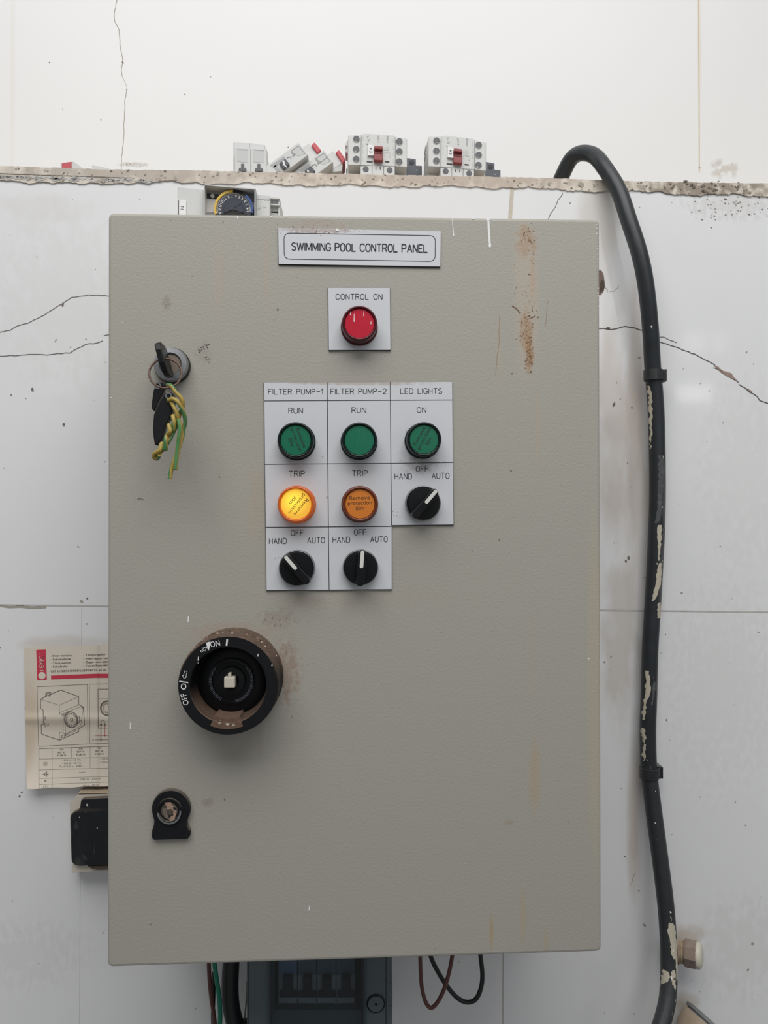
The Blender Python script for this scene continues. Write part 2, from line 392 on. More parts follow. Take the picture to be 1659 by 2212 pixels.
    def stroke(s, t, x0, x1, yb, cap, w, Y, m, dy=0.0, gap=.26, space=.42):          # single-line engraved capitals
        adv = 0.0; L = []
        for ch in t:
            g = GL[ch]; L += [[(adv+x, y) for x, y in pl] for pl in g[1]]; adv += (g[0] if ch != ' ' else space) + gap
        adv -= gap
        for n_, pl in enumerate(L):
            s.rib([(x0 + x/adv*(x1-x0), yb + dy*(x/adv) - y*cap) for x, y in pl], w, Y - n_*4e-6, m)
    def build(s, name, parent=None, label=None, origin=None, kind=None):
        me = bpy.data.meshes.new(name); root = parent
        while root is not None and root.parent is not None: root = root.parent
        o0 = Vector(origin) if origin is not None else (root.location.copy() if root is not None else Vector((0,0,0)))
        me.from_pydata([v - o0 for v in s.v], [], s.f)
        for m in s.mats: me.materials.append(m)
        me.polygons.foreach_set('material_index', s.m); me.polygons.foreach_set('use_smooth', s.s)
        me.update(); o = bpy.data.objects.new(name, me); C.objects.link(o)
        if parent is not None: o.parent = parent
        else: o.location = o0
        if label: o['label'] = label
        if kind: o['kind'] = kind
        return o
def thing(name, label, cat, loc, group=None):
    o = bpy.data.objects.new(name, None); C.objects.link(o); o.location = loc; o.empty_display_size = .02
    return tag(o, label, cat, group)
def tag(o, label, cat, group=None):
    o['label'] = label; o['category'] = cat
    if group: o['group'] = group
    return o
_tc = {}
def glyphs(t):
    if t in _tc: return _tc[t]
    def mk(u):
        cu = bpy.data.curves.new('t', 'FONT'); cu.body = u; cu.resolution_u = 3
        o = bpy.data.objects.new('t', cu); C.objects.link(o)
        dg = bpy.context.evaluated_depsgraph_get(); me = o.evaluated_get(dg).to_mesh()
        vs = [(v.co.x, v.co.y) for v in me.vertices]; fs = [list(p.vertices) for p in me.polygons]
        o.evaluated_get(dg).to_mesh_clear(); bpy.data.objects.remove(o); bpy.data.curves.remove(cu); return vs, fs
    if 'cap' not in _tc: _tc['cap'] = max(y for x, y in mk('H')[0])
    vs, fs = mk(t); c = _tc['cap']; x0 = min(x for x, y in vs)
    vs = [((x-x0)/c, y/c) for x, y in vs]; _tc[t] = (vs, fs, max(x for x, y in vs)); return _tc[t]
def arc(cx, cy, rx, ry, a0, a1, n=10):
    return [(cx + rx*math.cos(math.radians(a0+(a1-a0)*i/n)), cy + ry*math.sin(math.radians(a0+(a1-a0)*i/n))) for i in range(n+1)]
GL = {' ': (.42, []),
 'C': (.66, [arc(.34,.66,.34,.34,20,180,9) + arc(.34,.34,.34,.34,180,340,9)]),
 'O': (.68, [arc(.34,.64,.34,.36,0,180,10) + arc(.34,.36,.34,.36,180,360,10) + [(.68,.64)]]),
 'D': (.66, [[(0,0),(0,1),(.3,1)] + arc(.3,.64,.36,.36,90,0,6) + arc(.3,.36,.36,.36,0,-90,6) + [(0,0)]]),
 'G': (.68, [arc(.34,.66,.34,.34,20,180,9) + arc(.34,.34,.34,.34,180,360,9) + [(.68,.44),(.40,.44)]]),
 'N': (.64, [[(0,0),(0,1)], [(.03,1),(.61,0)], [(.64,0),(.64,1)]]),
 'T': (.66, [[(0,1),(.66,1)], [(.33,1),(.33,0)]]),
 'R': (.64, [[(0,0),(0,1),(.38,1)] + arc(.38,.75,.25,.25,90,-90,8) + [(0,.5)], [(.36,.5),(.64,0)]]),
 'P': (.62, [[(0,0),(0,1),(.36,1)] + arc(.36,.74,.26,.26,90,-90,8) + [(0,.48)]]),
 'L': (.56, [[(0,1),(0,0),(.56,0)]]),
 'F': (.58, [[(0,0),(0,1),(.58,1)], [(0,.52),(.48,.52)]]),
 'E': (.58, [[(.58,0),(0,0),(0,1),(.58,1)], [(0,.52),(.48,.52)]]),
 'I': (.0, [[(0,0),(0,1)]]),
 'U': (.64, [[(0,1),(0,.32)] + arc(.32,.32,.32,.32,180,360,10) + [(.64,1)]]),
 'M': (.80, [[(0,0),(0,1)], [(.02,1),(.40,.08)], [(.40,.08),(.78,1)], [(.80,1),(.80,0)]]),
 'W': (1.0, [[(0,1),(.25,0)], [(.25,0),(.50,1)], [(.50,1),(.75,0)], [(.75,0),(1.0,1)]]),
 '-': (.66, [[(0,.5),(.66,.5)]]),
 '1': (.22, [[(0,.80),(.22,1),(.22,0)]]),
 '2': (.60, [arc(.30,.70,.30,.30,170,-25,9) + [(0,0),(.60,0)]]),
 'H': (.64, [[(0,0),(0,1)], [(.64,0),(.64,1)], [(0,.52),(.64,.52)]]),
 'A': (.70, [[(0,0),(.35,1)], [(.35,1),(.70,0)], [(.13,.36),(.57,.36)]]),
 'S': (.62, [arc(.31,.755,.30,.245,30,200,7) + [(.31,.52)] + arc(.31,.255,.31,.255,70,-160,9)]),
}

# ================================================================== the setting
def line_y(tab, x):
    for (xa, ya), (xb, yb) in zip(tab, tab[1:]):
        if x <= xb: return ya + (yb-ya)*(x-xa)/(xb-xa)
    return tab[-1][1]
TOP = [(-700,346),(0,358),(130,362.5),(225,366),(330,367),(420,368),(500,370),(700,374.5),(850,378),(1080,382),(1200,385),(1300,389),(1350,391),(1500,394),(1659,396),(2400,410)]
BOT = [(-700,365),(0,386),(60,392),(180,397),(240,394),(350,392),(500,396),(700,399),(900,402),(1100,404),(1200,409),(1320,413),(1450,415),(1500,421),(1600,421),(1659,423),(2400,440)]
LOW = [(-700,350),(0,375),(290,385)]
tile_d = WALL - .0003
b = MB()
x0, x1 = at(-900, 1100, WALL).x, at(2600, 1100, WALL).x
def ztop(px): return at(px, line_y(TOP, px) + 6, WALL).z
fr = [Vector((x0, WALL, 0)), Vector((x1, WALL, 0)), at(2400, line_y(TOP,2400)+8, WALL), at(1659, line_y(TOP,1659)+8, WALL), at(0, line_y(TOP,0)+8, WALL), at(-700, line_y(TOP,-700)+8, WALL)]
fr[2].x = x1; fr[5].x = x0
b.hull(fr, [v + Vector((0, .27, 0)) for v in fr], M_tile)
# joints between the big wall tiles
b.rib([(-400,1303),(232,1309),(1300,1318),(1659,1322),(2200,1327)], 3.0, tile_d, M_joint)
b.rib([(0,1308),(20,1311),(45,1310),(70,1313),(100,1311)], 5.0, tile_d, M_specklt)
b.rib([(1107,400),(1102,470),(1098,1316)], 8, tile_d, M_grout)
b.rib([(1090,1320),(1087,2110),(1086,2300)], 2.4, tile_d, M_joint)
b.rib([(171,2300),(176,1310)], .5, tile_d, M_joint)
# cracks in the tiles
cr = lambda p, w, m=M_crack, j=.9: b.rib(p, w*.78, tile_d - .0001, m, j)
cr([(-80,740),(0,718),(22,713),(35,705),(60,698),(95,680),(135,655),(155,642),(190,637),(240,639)], 1.5)
cr([(-80,775),(0,769),(30,768),(55,766),(110,766),(140,762),(152,763),(163,755),(185,744),(210,740),(222,736)], 1.6)
cr([(224,725),(240,722)], 1.5)
cr([(1280,708),(1298,709),(1320,711),(1335,709),(1352,705),(1370,708),(1390,714)], 2.2)
cr([(1310,708),(1318,709)], 4.0, M_crack, 0)
cr([(1425,728),(1433,728),(1445,734),(1462,740)], 1.4)
cr([(1425,738),(1460,749),(1500,765),(1530,780),(1545,788)], 2.0)
b.poly([(1541,788),(1552,792),(1560,800),(1580,806),(1586,815),(1597,826),(1585,820),(1570,812),(1558,805),(1550,797)], tile_d - .0001, M_crackw)
cr([(1541,794),(1556,800),(1572,812),(1596,826)], 1.6)
cr([(1596,830),(1610,838),(1620,846),(1636,856),(1641,864),(1650,868),(1662,873),(1760,930)], 2.2)
b.poly([(1612,838),(1626,845),(1622,848)], tile_d - .0001, M_crackw)
cr([(1216,418),(1205,432),(1199,448),(1190,462),(1184,474)], 1.5)
M_hole2 = mat('broken_plaster', (.21, .145, .12), .95, noise=.35, nscale=300.)
b.poly([(1288,582),(1298,583.5),(1301,587),(1304,594),(1306,608),(1307,618),(1304.5,627),(1301,633),(1297,637),(1288,637)], tile_d - .0001, M_hole2)
b.poly([(1296,612),(1301,603),(1305,610),(1306,620),(1303,628),(1296,632)], tile_d - .0002, M_grime)  # dark inside of the broken hole, drawn as a flat patch
cr([(1307,620),(1313,626),(1312,631)], .7); cr([(1316,629),(1326,628),(1334,622),(1337,617)], .6)
cr([(1373,1886),(1369,1891),(1366,1903)], 1.5, M_specklt, .3)
cr([(1366,1903),(1361,1914)], .8, M_specklt, .3)
for i in range(210):
    px, py = random.uniform(-60, 1720), random.uniform(410, 2200)
    if 240 < px < 1290 and 470 < py < 2050: continue
    big = random.random() < .12
    b.blob(px, py, random.uniform(.8, 1.7) if not big else random.uniform(2, 3.6), tile_d - .0001, random.choice((M_speck, M_specklt, M_specklt)), 7, random.uniform(.5,1.3), random.uniform(.5,1.6), random.uniform(0,3))
for i in range(60):                                  # dirt under the right end of the ledge
    px = random.gauss(1590, 60); py = 425 + abs(random.gauss(0, 26))
    b.blob(px, py, random.uniform(.7, 2.1), tile_d - .0001, random.choice((M_speck, M_specklt, M_specklt)), 8, 1.5, .7, random.uniform(-.5,.9))
for px, py, r in ((1327,873,4.5),(1325,876,2.5),(1365,880,2),(1340,862,1.5),(97,1585,3),(135,658,4),(138,917,4),(24,853,2),(70,842,4),(1356,1000,2),(1358,1205,4),(1352,1212,3),(1306,1430,2),(1320,1418,2),(1440,1555,2.5),(47,1711,2.5),(42,1720,3)):
    b.blob(px, py, r, tile_d - .0002, M_speck, 8, .8, 1.1)
wall = b.build('wall_back', kind='structure')

b = MB()
xa, xb = at(-900, 300, UP).x, at(2600, 300, UP).x; zb = at(800, 420, UP).z - .25
fr = [Vector((xa, UP, zb)), Vector((xb, UP, zb)), Vector((xb, UP, 3.3)), Vector((xa, UP, 3.3))]
b.hull(fr, [v + Vector((0, .05, 0)) for v in fr], M_upper)
ud = UP - .0003
b.rib([(250,-60),(252,0),(247,30),(248,46),(257,64),(259,95),(263,118),(265,135),(262,150),(264,165)], 1.5, ud, M_specklt, .8)
b.rib([(264,165),(270,178),(274,188)], .7, ud, M_specklt, .6)
b.rib([(274,192),(270,215),(269,245),(267,270),(268,292),(265,320),(262,340),(262,372)], 1.3, ud, M_specklt, .8)
b.blob(265, 135, 2.4, ud - .0001, M_speck); b.blob(274, 193, 2, ud - .0001, M_speck); b.blob(107, 135, 1.6, ud - .0001, M_speck)
b.rib([(1509,-60),(1511,372)], 2.2, ud, mat('ochre_stain', (.66,.55,.38), .8)); b.blob(1511, 362, 2.6, ud - .0001, M_specklt)
for px, py in ((135,236),(218,258),(455,166),(623,318),(628,322),(274,355),(281,354),(303,358),(288,353),(399,204)):
    b.blob(px, py, random.uniform(.8, 2.2), ud - .0001, M_specklt, 7, 1.3, .7, .6)
b.build('wall_upper', kind='structure')

# plaster ledge on top of the tiled wall
b = MB(); xs = [-700 + i*6 for i in range(518)]
topv = []; botv = []
for x in xs:
    topv.append(at(x, line_y(TOP, x) + random.uniform(-.7, .7), CAP)); botv.append(at(x, line_y(BOT, x) + 2.2*math.sin(x*.031) + 1.5*math.sin(x*.113+1) + random.uniform(-1.3, 1.3), CAP))
n = len(xs); D = Vector((0, UP - CAP - .001, 0)); bk = Vector((0, WALL - CAP + .0002, 0))
vs = topv + botv + [v + D for v in topv] + [v + bk for v in botv]
fs = []
for i in range(n-1):
    fs.append((i, n+i, n+i+1, i+1)); fs.append((i, i+1, 2*n+i+1, 2*n+i)); fs.append((n+i, 3*n+i, 3*n+i+1, n+i+1))
b.add(vs, fs, M_mortar)
b.rib([(-300,364),(0,375),(150,380),(290,385)], 1.6, CAP - .0003, M_speck, .5)
for i in range(70):
    x = random.uniform(-60, 330); b.blob(x, line_y([(-700,352),(0,381),(330,390)], x) + random.uniform(-2,4), random.uniform(3, 8), CAP - .0003, M_mortar_low, 8, 1.6, .6)
for i in range(170):
    x = random.uniform(-40, 1700); t = random.random()
    b.blob(x, line_y(TOP, x)*(1-t) + line_y(BOT, x)*t, random.uniform(.7, 2.4), CAP - .0006, random.choice((M_specklt, M_specklt, M_speck)), 7, 1.5, .7, random.uniform(-.8,.8))
for x, y, r in ((1478,398,7),(1500,404,9),(1520,408,8),(1545,410,7),(1555,402,5),(1460,402,6),(1590,401,6),(1440,404,4),(1610,408,5)):
    for k in range(4): b.blob(x + random.gauss(0,7), y + random.gauss(0,5), r*random.uniform(.25,.6), CAP - .0007, M_speck, 9, 1.4, .7, random.uniform(-.6,.6))
for x, y, r in ((222,389,7),(345,388,4),(378,386,5),(62,384,5),(135,388,4),(1187,397,5),(1255,398,6)):
    b.blob(x, y, r, CAP - .0007, M_specklt, 9)
b.build('trim_1', kind='structure')
def rest(px, Y): return proj((at(px, line_y(TOP, px), Y).x, Y, at(px, line_y(TOP, px), CAP).z + .0006))[1]

b = MB(); fr = [Vector((-2.2,-3.2,0)), Vector((2.2,-3.2,0)), Vector((2.2,WALL,0)), Vector((-2.2,WALL,0))]
b.hull(fr, [v - Vector((0,0,.1)) for v in fr], M_floor); b.build('floor', kind='structure')

# ================================================================== control panel
root = thing('control_panel', 'large grey steel swimming pool control panel with lamps and switches, mounted on the tiled wall', 'control panel', at(765, 2072, 0))
DT = .022
b = MB(); r_ = 9
def rounded(q, r, n=5):
    out = []; m = len(q)
    for i in range(m):
        p = Vector(q[i]); a = (Vector(q[i-1])-p).normalized(); c = (Vector(q[(i+1) % m])-p).normalized()
        for k in range(n+1):
            t = k/n; out.append(tuple((p+a*r)*(1-t)**2 + p*2*t*(1-t) + (p+c*r)*t*t))
    return out
b.prism(rounded([(233.5,459.5),(1295.3,473.2),(1299.5,2056),(231.5,2090)], 13), 0, DT, M_door, .0025, 3)
dd = -.0002
b.rib([(1053,470),(1055,478),(1056,500),(1057.5,520),(1058.5,531)], lambda t: 8 - 4.5*t if t < .25 else 4.5, dd, M_white)
b.blob(1058.5, 531, 3.6, dd - .0001, M_white, 10); b.blob(1054, 473, 6, dd - .0001, M_white, 10, 1, .6)
b.rib([(977,470),(978,485),(980,508)], 1.6, dd, M_white); b.blob(980, 508, 2, dd - .0001, M_white)
b.blob(1022, 472, 3, dd, M_white, 8, 1.3, .8); b.rib([(513,466),(514,472)], 3, dd, M_white); b.rib([(586,466),(587,470)], 3, dd, M_white); b.blob(617, 469, 2, dd, M_white)
for i in range(20): b.blob(1289 + i*.2, 484 + i*9.2 + random.uniform(-3,3), random.uniform(.5, 1.7), dd, M_white, 7, .8, 1.3)
for p in ([(407,1331),(406.5,1343)], [(282,1561),(281.5,1575)], [(669,1957),(667,1967)]): b.rib(p, 2.6, dd, M_white)
for x, y, r in ((1272,1423,1.8),(1132,698,1.4),(514,533,1.2),(264,697,1.2),(240,859,1.5),(1225,1003,1),(1005,1865,1)): b.blob(x, y, r, dd, M_white)
for x, y, r in ((599.5,668.5,2.6),(485.5,1727,2.4),(482,480,1.6),(368,476,1.2),(325,1997,1.8),(474,1030,1.8),(415,596,1.0),(640,599,1.1),(592,691,1.0),(1106,807,2),(1104,1017,2.4),(1079,1167,2.2),(1227,1775,1.6),(299,1078,2),(1020,1190,1.4)):
    b.blob(x, y, r, dd, M_speck, 9)
b.rib([(299,1076),(308,1078),(311,1080)], 1.4, dd, M_speck, .3)
def fleck(x, y, sx, sy, n, ms, r0=.6, r1=1.8):
    for i in range(n): b.blob(random.gauss(x, sx), random.gauss(y, sy), random.uniform(r0, r1), dd, random.choice(ms), 7, random.uniform(.6,1.6), random.uniform(.5,1.3), random.uniform(0,3))
M_rust = mat('rust_fleck', (.20, .115, .065), .9); M_rustl = mat('rust_fleck_pale', (.36, .25, .165), .9)
fleck(1135, 510, 12, 11, 26, (M_rust, M_rustl)); fleck(1149, 545, 4, 24, 16, (M_rust, M_rustl)); fleck(1136, 650, 13, 40, 34, (M_rustl, M_rustl, M_rust), .5, 1.3)
fleck(1134, 705, 8, 18, 52, (M_rust, M_rustl)); fleck(1144, 765, 5, 22, 70, (M_rust, M_rustl), .7, 2.2); fleck(1150, 680, 4, 20, 12, (M_rust,))
b.rib([(1106,661),(1113,665),(1119,671),(1123,677)], 2.2, dd, M_rust, .6); b.rib([(1146,687),(1155,683)], 2, dd, M_rust, .4)
b.rib([(1185,650),(1182,656),(1180,690),(1178,706)], .8, dd, M_rustl, .4); b.rib([(1079,680),(1078,740),(1074,770),(1071,810)], .8, dd, M_rustl, .5)
for x, y, s, n in ((432,756,4,10),(448,746,3,9),(449,776,4,9),(440,748,2,4)): fleck(x, y, s, s*.7, n, (M_speck, M_core), .6, 2.0)
fleck(600, 1338, 22, 8, 16, (M_speck, M_specklt)); fleck(618, 1445, 9, 40, 34, (M_rust, M_speck), .5, 1.4); fleck(358, 655, 4, 8, 8, (M_specklt,)); fleck(447, 1733, 6, 6, 14, (M_specklt,), .5, 1.5)
fleck(640, 492, 22, 5, 16, (M_rustl, M_speck), .4, 1.1); fleck(560, 1120, 8, 40, 10, (M_specklt,), .5, 1.2)
fleck(770, 1290, 260, 300, 40, (M_speck, M_specklt), .5, 1.1); fleck(765, 1300, 300, 420, 60, (M_specklt,), .5, 1.0)
door = b.build('door', root)
b = MB(); b.prism([(246,473),(1281,486),(1287,2040),(244,2073)], DT + .0005, WALL - .0005, M_body, .002); b.build('enclosure_body', root)
CABTOP = at(500, 473, DT + .0005).z

# ---- engraved plates
PL = -.0018
b = MB(); b.prism([(600,492.5),(952,499.5),(951,577.5),(601.5,571.5)], PL + .0004, -.0001, M_core); b.prism([(601,492.5),(952,499.5),(951,575.5),(602,570)], PL, PL + .0004, M_plate)
q = rounded([(613.5,503.5),(940.5,509),(940,564.5),(614,559.5)], 13)
b.rib(q, 1.5, PL - .0001, M_ink, close=True)
def quadtext(mb, t, p00, p10, cap0, Y, m): mb.text(t, p00[0], p00[1], p10[0], p10[1], cap0, Y, m)
b.stroke('SWIMMING POOL CONTROL PANEL', 630.3, 923.3, 540.6, 16.4, 2.3, PL - .0001, M_ink, 4.6, .22, .28)
b.blob(729.5, 497, 4, PL - .0004, M_white, 8, 1.2, .9, .5)
for i in range(26): b.blob(random.gauss(690,60), 496 + abs(random.gauss(0,4)), random.uniform(.4,1.3), PL - .0002, random.choice((M_rustl, M_rust)), 6, 1.4, .8)
b.build('nameplate', root, 'white nameplate engraved SWIMMING POOL CONTROL PANEL')
b = MB(); b.prism([(708,621.5),(842.5,621.5),(844,756.5),(710,757.2)], PL + .0004, -.0001, M_core); b.prism([(709,621.8),(842,621.8),(843.5,755.6),(710.6,756)], PL, PL + .0004, M_plate)
b.stroke('CONTROL ON', 725.5, 825.5, 646.8, 11.6, 1.35, PL - .0001, M_ink)
b.build('legend_plate', root, 'small white square plate engraved CONTROL ON')
b = MB(); b.prism([(569.5,826.3),(977,824.8),(980.2,1134.5),(845.5,1135.8),(846.8,1274),(575,1276.2)], PL + .0004, -.0001, M_core)
b.prism([(570.5,826.5),(976.6,825),(979.6,1133),(845.8,1134.4),(846.3,1272.8),(575.8,1275)], PL, PL + .0004, M_plate)
for p, w in (([(706.8,826),(708,1000),(711,1275)], 1.5), ([(843,825.5),(845.6,1135)], 1.5), ([(570,866),(977,864)], 1.5), ([(571.5,1003),(843,1001),(979,999)], 1.5), ([(574,1139.3),(845.5,1137)], 1.7)):
    b.rib(p, w, PL - .0001, M_ink)
T = (('FILTER PUMP-1',580,696.9,851.6,11,-.3),('FILTER PUMP-2',714.7,834.2,851,11,-.5),('LED LIGHTS',865.3,954.5,850.5,11.4,-.3),
     ('RUN',623.5,653.8,893,11.8,0),('RUN',760,790.4,891.8,11.6,0),('ON',900.9,920.3,891.2,11.6,0),('TRIP',624.3,658,1029.3,11.8,-.3),('TRIP',761,794,1028.4,11.8,-.3),
     ('OFF',899,924.7,1018.9,12,-.3),('HAND',852.9,889.2,1035.3,12,-.4),('AUTO',933.3,970.3,1034.2,12,-.4),('OFF',628.7,655.4,1157.2,11.8,-.3),('HAND',581.6,618.8,1174.9,12,-.4),('AUTO',664.2,701.3,1173.3,12,-.4),
     ('OFF',765.3,790.7,1155.9,11.8,-.3),('HAND',718.9,755.7,1172.4,12,-.4),('AUTO',800.3,836.8,1171.2,12,-.4))
for t, xa_, xb_, yb, cap, dy in T: b.stroke(t, xa_, xb_, yb, cap, 1.3, PL - .0001, M_ink, dy)
for x, y, s, n in ((900,1000,14,26),(855,1110,8,8),(600,1205,5,6),(906,998,10,14),(960,1000,8,8),(700,990,6,3),(880,930,4,8)): 
    for i in range(n): b.blob(random.gauss(x,s), random.gauss(y,s*.5), random.uniform(.4,1.1), PL - .0002, M_specklt, 6, 1.3, .8)
b.blob(707, 1074.5, 2.4, PL - .0002, M_specklt, 9)
b.build('legend_plate', root, 'white stepped plate engraved with three columns of pump and light captions')

# ---- indicator lamps and selector switches
def lamp(px, py, rpx, rim, lens, label, film=None, ink=None, ang=0.0, sx=0, sy=0, crease=False, drips=()):
    Yf = -.0165; c = at(px, py, Yf); k = mpp(Yf); R = rpx*k; base = Vector((c.x, PL, c.z)); h = PL - Yf
    b = MB()
    b.lathe(base, (0,-1,0), [(R*1.02,0),(R*1.02,.0016),(R*.955,.002),(R*.965,h-.0016),(R*.93,h-.0004),(R*.88,h),(R*.825,h-.0004),(R*.80,h-.0022),(0,h-.0026)], rim)
    o = b.build('indicator_lamp', root, label)
    b = MB(); hl = h - .0022
    b.lathe(base, (0,-1,0), [(R*.80,hl),(R*.79,hl+.0005),(0,hl+.0006)], lens)
    Yt = PL - hl - .00068
    if film:
        kk = (Yt - CAM.y)/(Yf - CAM.y); a = math.radians(ang); ux, uy = math.cos(a), -math.sin(a); dx, dy = math.sin(a), math.cos(a)
        cx, cy = px + sx, py + sy
        for t, w, off, cap in (('Remove',44,-8.2,8.6),('protection',51.5,2.8,8.6),('film',18.5,14.6,8.6)):
            bx, by = cx + dx*off - ux*w/2, cy + dy*off - uy*w/2
            b.text(t, bx, by, bx + ux*w, by + uy*w, cap*.94, Yt, ink)
    if crease:
        M_cr = mat('film_crease', (.02, .20, .12), .3)
        b.rib([(px-1,py-31),(px+1,py-10),(px-3,py+5),(px-7,py+30)], 1.0, Yt, M_cr, .6); b.rib([(px+8,py-28),(px+9,py-8),(px+5,py+8),(px+6,py+31)], .8, Yt, M_cr, .6)
    for (x, y, l) in drips: b.rib([(x,y),(x-.3,y+l*.6),(x,y+l)], lambda t: .9 + .9*t, Yt, M_white)
    b.build('lens', o)
    return o
lamp(776.6, 697.6, 39.9, M_redrim, M_red, 'red indicator lamp under CONTROL ON', drips=((757,672,9),(765,678,17),(786,672,11),(801.5,694,6)))
lamp(638.5, 950.3, 40.6, M_greenrim, M_green, 'green lamp with slanted protection film writing under FILTER PUMP-1', True, M_filmink, -69, 1, 0)
lamp(776.3, 950.2, 40.0, M_greenrim, M_green, 'green lamp without writing under FILTER PUMP-2', crease=True)
lamp(916.5, 948.6, 39.2, M_greenrim, M_green, 'green lamp with writing rising to the right under LED LIGHTS', True, M_filmink, 61, 0, -1)
lamp(639, 1088.9, 41.0, M_litrim, M_lit, 'lit yellow lamp under TRIP of FILTER PUMP-1', True, M_filmink2, -129, 2, -1)
lamp(777.7, 1088.2, 39.8, M_orangerim, M_orange, 'unlit orange lamp under TRIP of FILTER PUMP-2', True, M_filmink2, 2, -.5, -1)
def selector(px, py, rpx, ang, hx, hy, label, chip=None):
    Yb = -.0085; c = at(px, py, Yb); k = mpp(Yb); R = rpx*k; base = Vector((c.x, PL, c.z)); h = PL - Yb
    b = MB(); b.lathe(base, (0,-1,0), [(R*1.0,0),(R*.995,h-.001),(R*.98,h),(R*.94,h+.0002),(R*.925,h-.001),(R*.5,h-.001)], M_steel2)
    o = b.build('selector_switch', root, label)
    b = MB(); b.lathe(base, (0,-1,0), [(R*.925,h-.001),(R*.915,h+.0010),(R*.84,h+.0022),(0,h+.0026)], M_black)
    a = math.radians(ang); u = Vector((math.cos(a),0,math.sin(a))); w = Vector((-math.sin(a),0,math.cos(a)))
    Yk = -.0205; hc = at(hx, hy, Yk); kk = mpp(Yk); L = 39.5*kk; hw0, hw1 = 10.8*kk, 8.4*kk
    def loop(Lx, hw, Y):
        out = []
        for sgn, t0 in ((1,-90),(-1,90)):
            for i in range(7):
                t = math.radians(t0 + 180*i/6); out.append(Vector((hc.x,0,hc.z)) + u*(sgn*(Lx-hw) + hw*math.cos(t)*1.0) + w*(hw*math.sin(t)) + Vector((0,Y,0)))
        return out
    fr = loop(L, hw1, Yk); bk_ = loop(L*1.0, hw0, PL - h - .0008)
    b.hull(fr, bk_, M_black, .0007, 2)
    kn = b.build('knob', o)
    b = MB(); m0 = Vector((hc.x, Yk, hc.z))
    pts = []
    for sgn, t0 in ((1,-90),(-1,90)):
        for i in range(5):
            t = math.radians(t0 + 180*i/4); pts.append(m0 + u*(L*.49 + sgn*(L*.40) + 3.1*kk*math.cos(t)) + w*(3.9*kk*math.sin(t)))
    b.hull([p - Vector((0,.0004,0)) for p in pts], [p + Vector((0,.0003,0)) for p in pts], M_wpl); b.build('pointer', o)
    return o
selector(641, 1227.3, 39, 130.5, 640.5, 1230.5, 'selector switch under FILTER PUMP-1 turned to HAND')
selector(779, 1226, 38.6, 85.5, 780.5, 1227.8, 'selector switch under FILTER PUMP-2 turned upright to OFF')
selector(914.5, 1086.5, 38.6, 49, 918.8, 1087.5, 'selector switch under LED LIGHTS turned to AUTO')

# ---- main isolator with its handle missing
Yr = -.034; c = at(492.7, 1480.4, Yr); k = mpp(Yr); base = Vector((c.x, 0, c.z)); R = 106.2*k
b = MB()
b.lathe(base, (0,-1,0), [(R*1.035,.0001),(R*1.035,.010),(R*1.02,.011),(R*1.01,.0315),(R*.995,.0335),(R*.98,.034),(R*.775,.034),(R*.76,.0334),(R*.735,.012),(R*.735,.0112),(R*.44,.0110)], M_blackm, 72)
zt = base + Vector((0, -.034-.00015, 0))
yr = Yr - .0003
iso = b.build('rotary_isolator', root, 'big round black rotary isolator without its handle')
b = MB(); 
b.lathe(base, (0,-1,0), [(R*.70,.0113),(R*.70,.0135),(R*.66,.0145),(R*.46,.0145),(R*.455,.0175),(R*.40,.0178),(R*.39,.0155),(R*.29,.0155),(R*.28,.019),(R*.17,.0195),(R*.145,.019),(R*.14,.012),(0,.012)], M_black, 64)
for i in range(84):
    t = 2*PI*i/84
    if -.35 < math.sin(t) - .98 < .1 or 240 < (math.degrees(t) % 360) < 282: continue
    u = Vector((math.cos(t),0,math.sin(t))); w = Vector((-math.sin(t),0,math.cos(t)))
    b.box(base + u*R*.427 + Vector((0,-.0181,0)), u*R*.03, Vector((0,-.0005,0)), w*R*.007, M_dkgrey)
b.build('dial', iso)
b = MB(); sh = at(495.5, 1474.5, -.024); kk = mpp(-.024)
b.box(sh + Vector((0,.006,0)), (11.8*kk,0,0), (0,-.006,0), (0,0,11.8*kk), M_ivory, .0009); b.box(sh + Vector((.0,.006,14.5*kk)), (3.4*kk,0,0), (0,-.0058,0), (0,0,5.5*kk), M_ivory, .0004)
b.build('shaft', iso, 'ivory square shaft')
b = MB()
def sector(r0, r1, a0, a1, n, Y0, Y1, m):
    A = [base + Vector((math.cos(math.radians(a0+(a1-a0)*i/n))*r1, Y0, math.sin(math.radians(a0+(a1-a0)*i/n))*r1)) for i in range(n+1)]
    B = [base + Vector((math.cos(math.radians(a0+(a1-a0)*i/n))*r0, Y0, math.sin(math.radians(a0+(a1-a0)*i/n))*r0)) for i in range(n, -1, -1)]
    b.hull(A+B, [p + Vector((0, Y1-Y0, 0)) for p in A+B], m, .0004)
sector(R*.66, R*.765, 246, 290, 10, -.0325, -.0112, M_dust); sector(R*.75, R*.885, 246, 290, 10, -.0345, -.0325, M_dust)
for x, y, r in ((474,1562,3),(491,1564.5,4.5),(504,1566.5,3.6),(476,1556,1.2)): b.blob(x, y, r, -.0347, M_specklt if r < 4 else M_drip, 9, 1.2, .8)
b.build('stop_tab', iso, 'dusty brown tab at the bottom of the isolator')
b = MB()
b.text('ON', 455.5, 1398.8, 476, 1394.5, 12.5, yr, M_white)
b.rib([(489.3,1395),(490.8,1381)], 3.6, yr, M_white)
b.poly([(444.8,1388.5),(454.5,1385.5),(453.5,1395),(451,1405.5),(448.5,1402)], yr, M_white)
b.rib([(433,1406.5),(439.5,1401.5),(438.5,1399.5),(447,1398),(443,1406),(442,1404),(435,1408.8)], .9, yr, M_white, close=True)
b.build('on_marking', iso, 'white ON marking on the black rim')
b = MB()
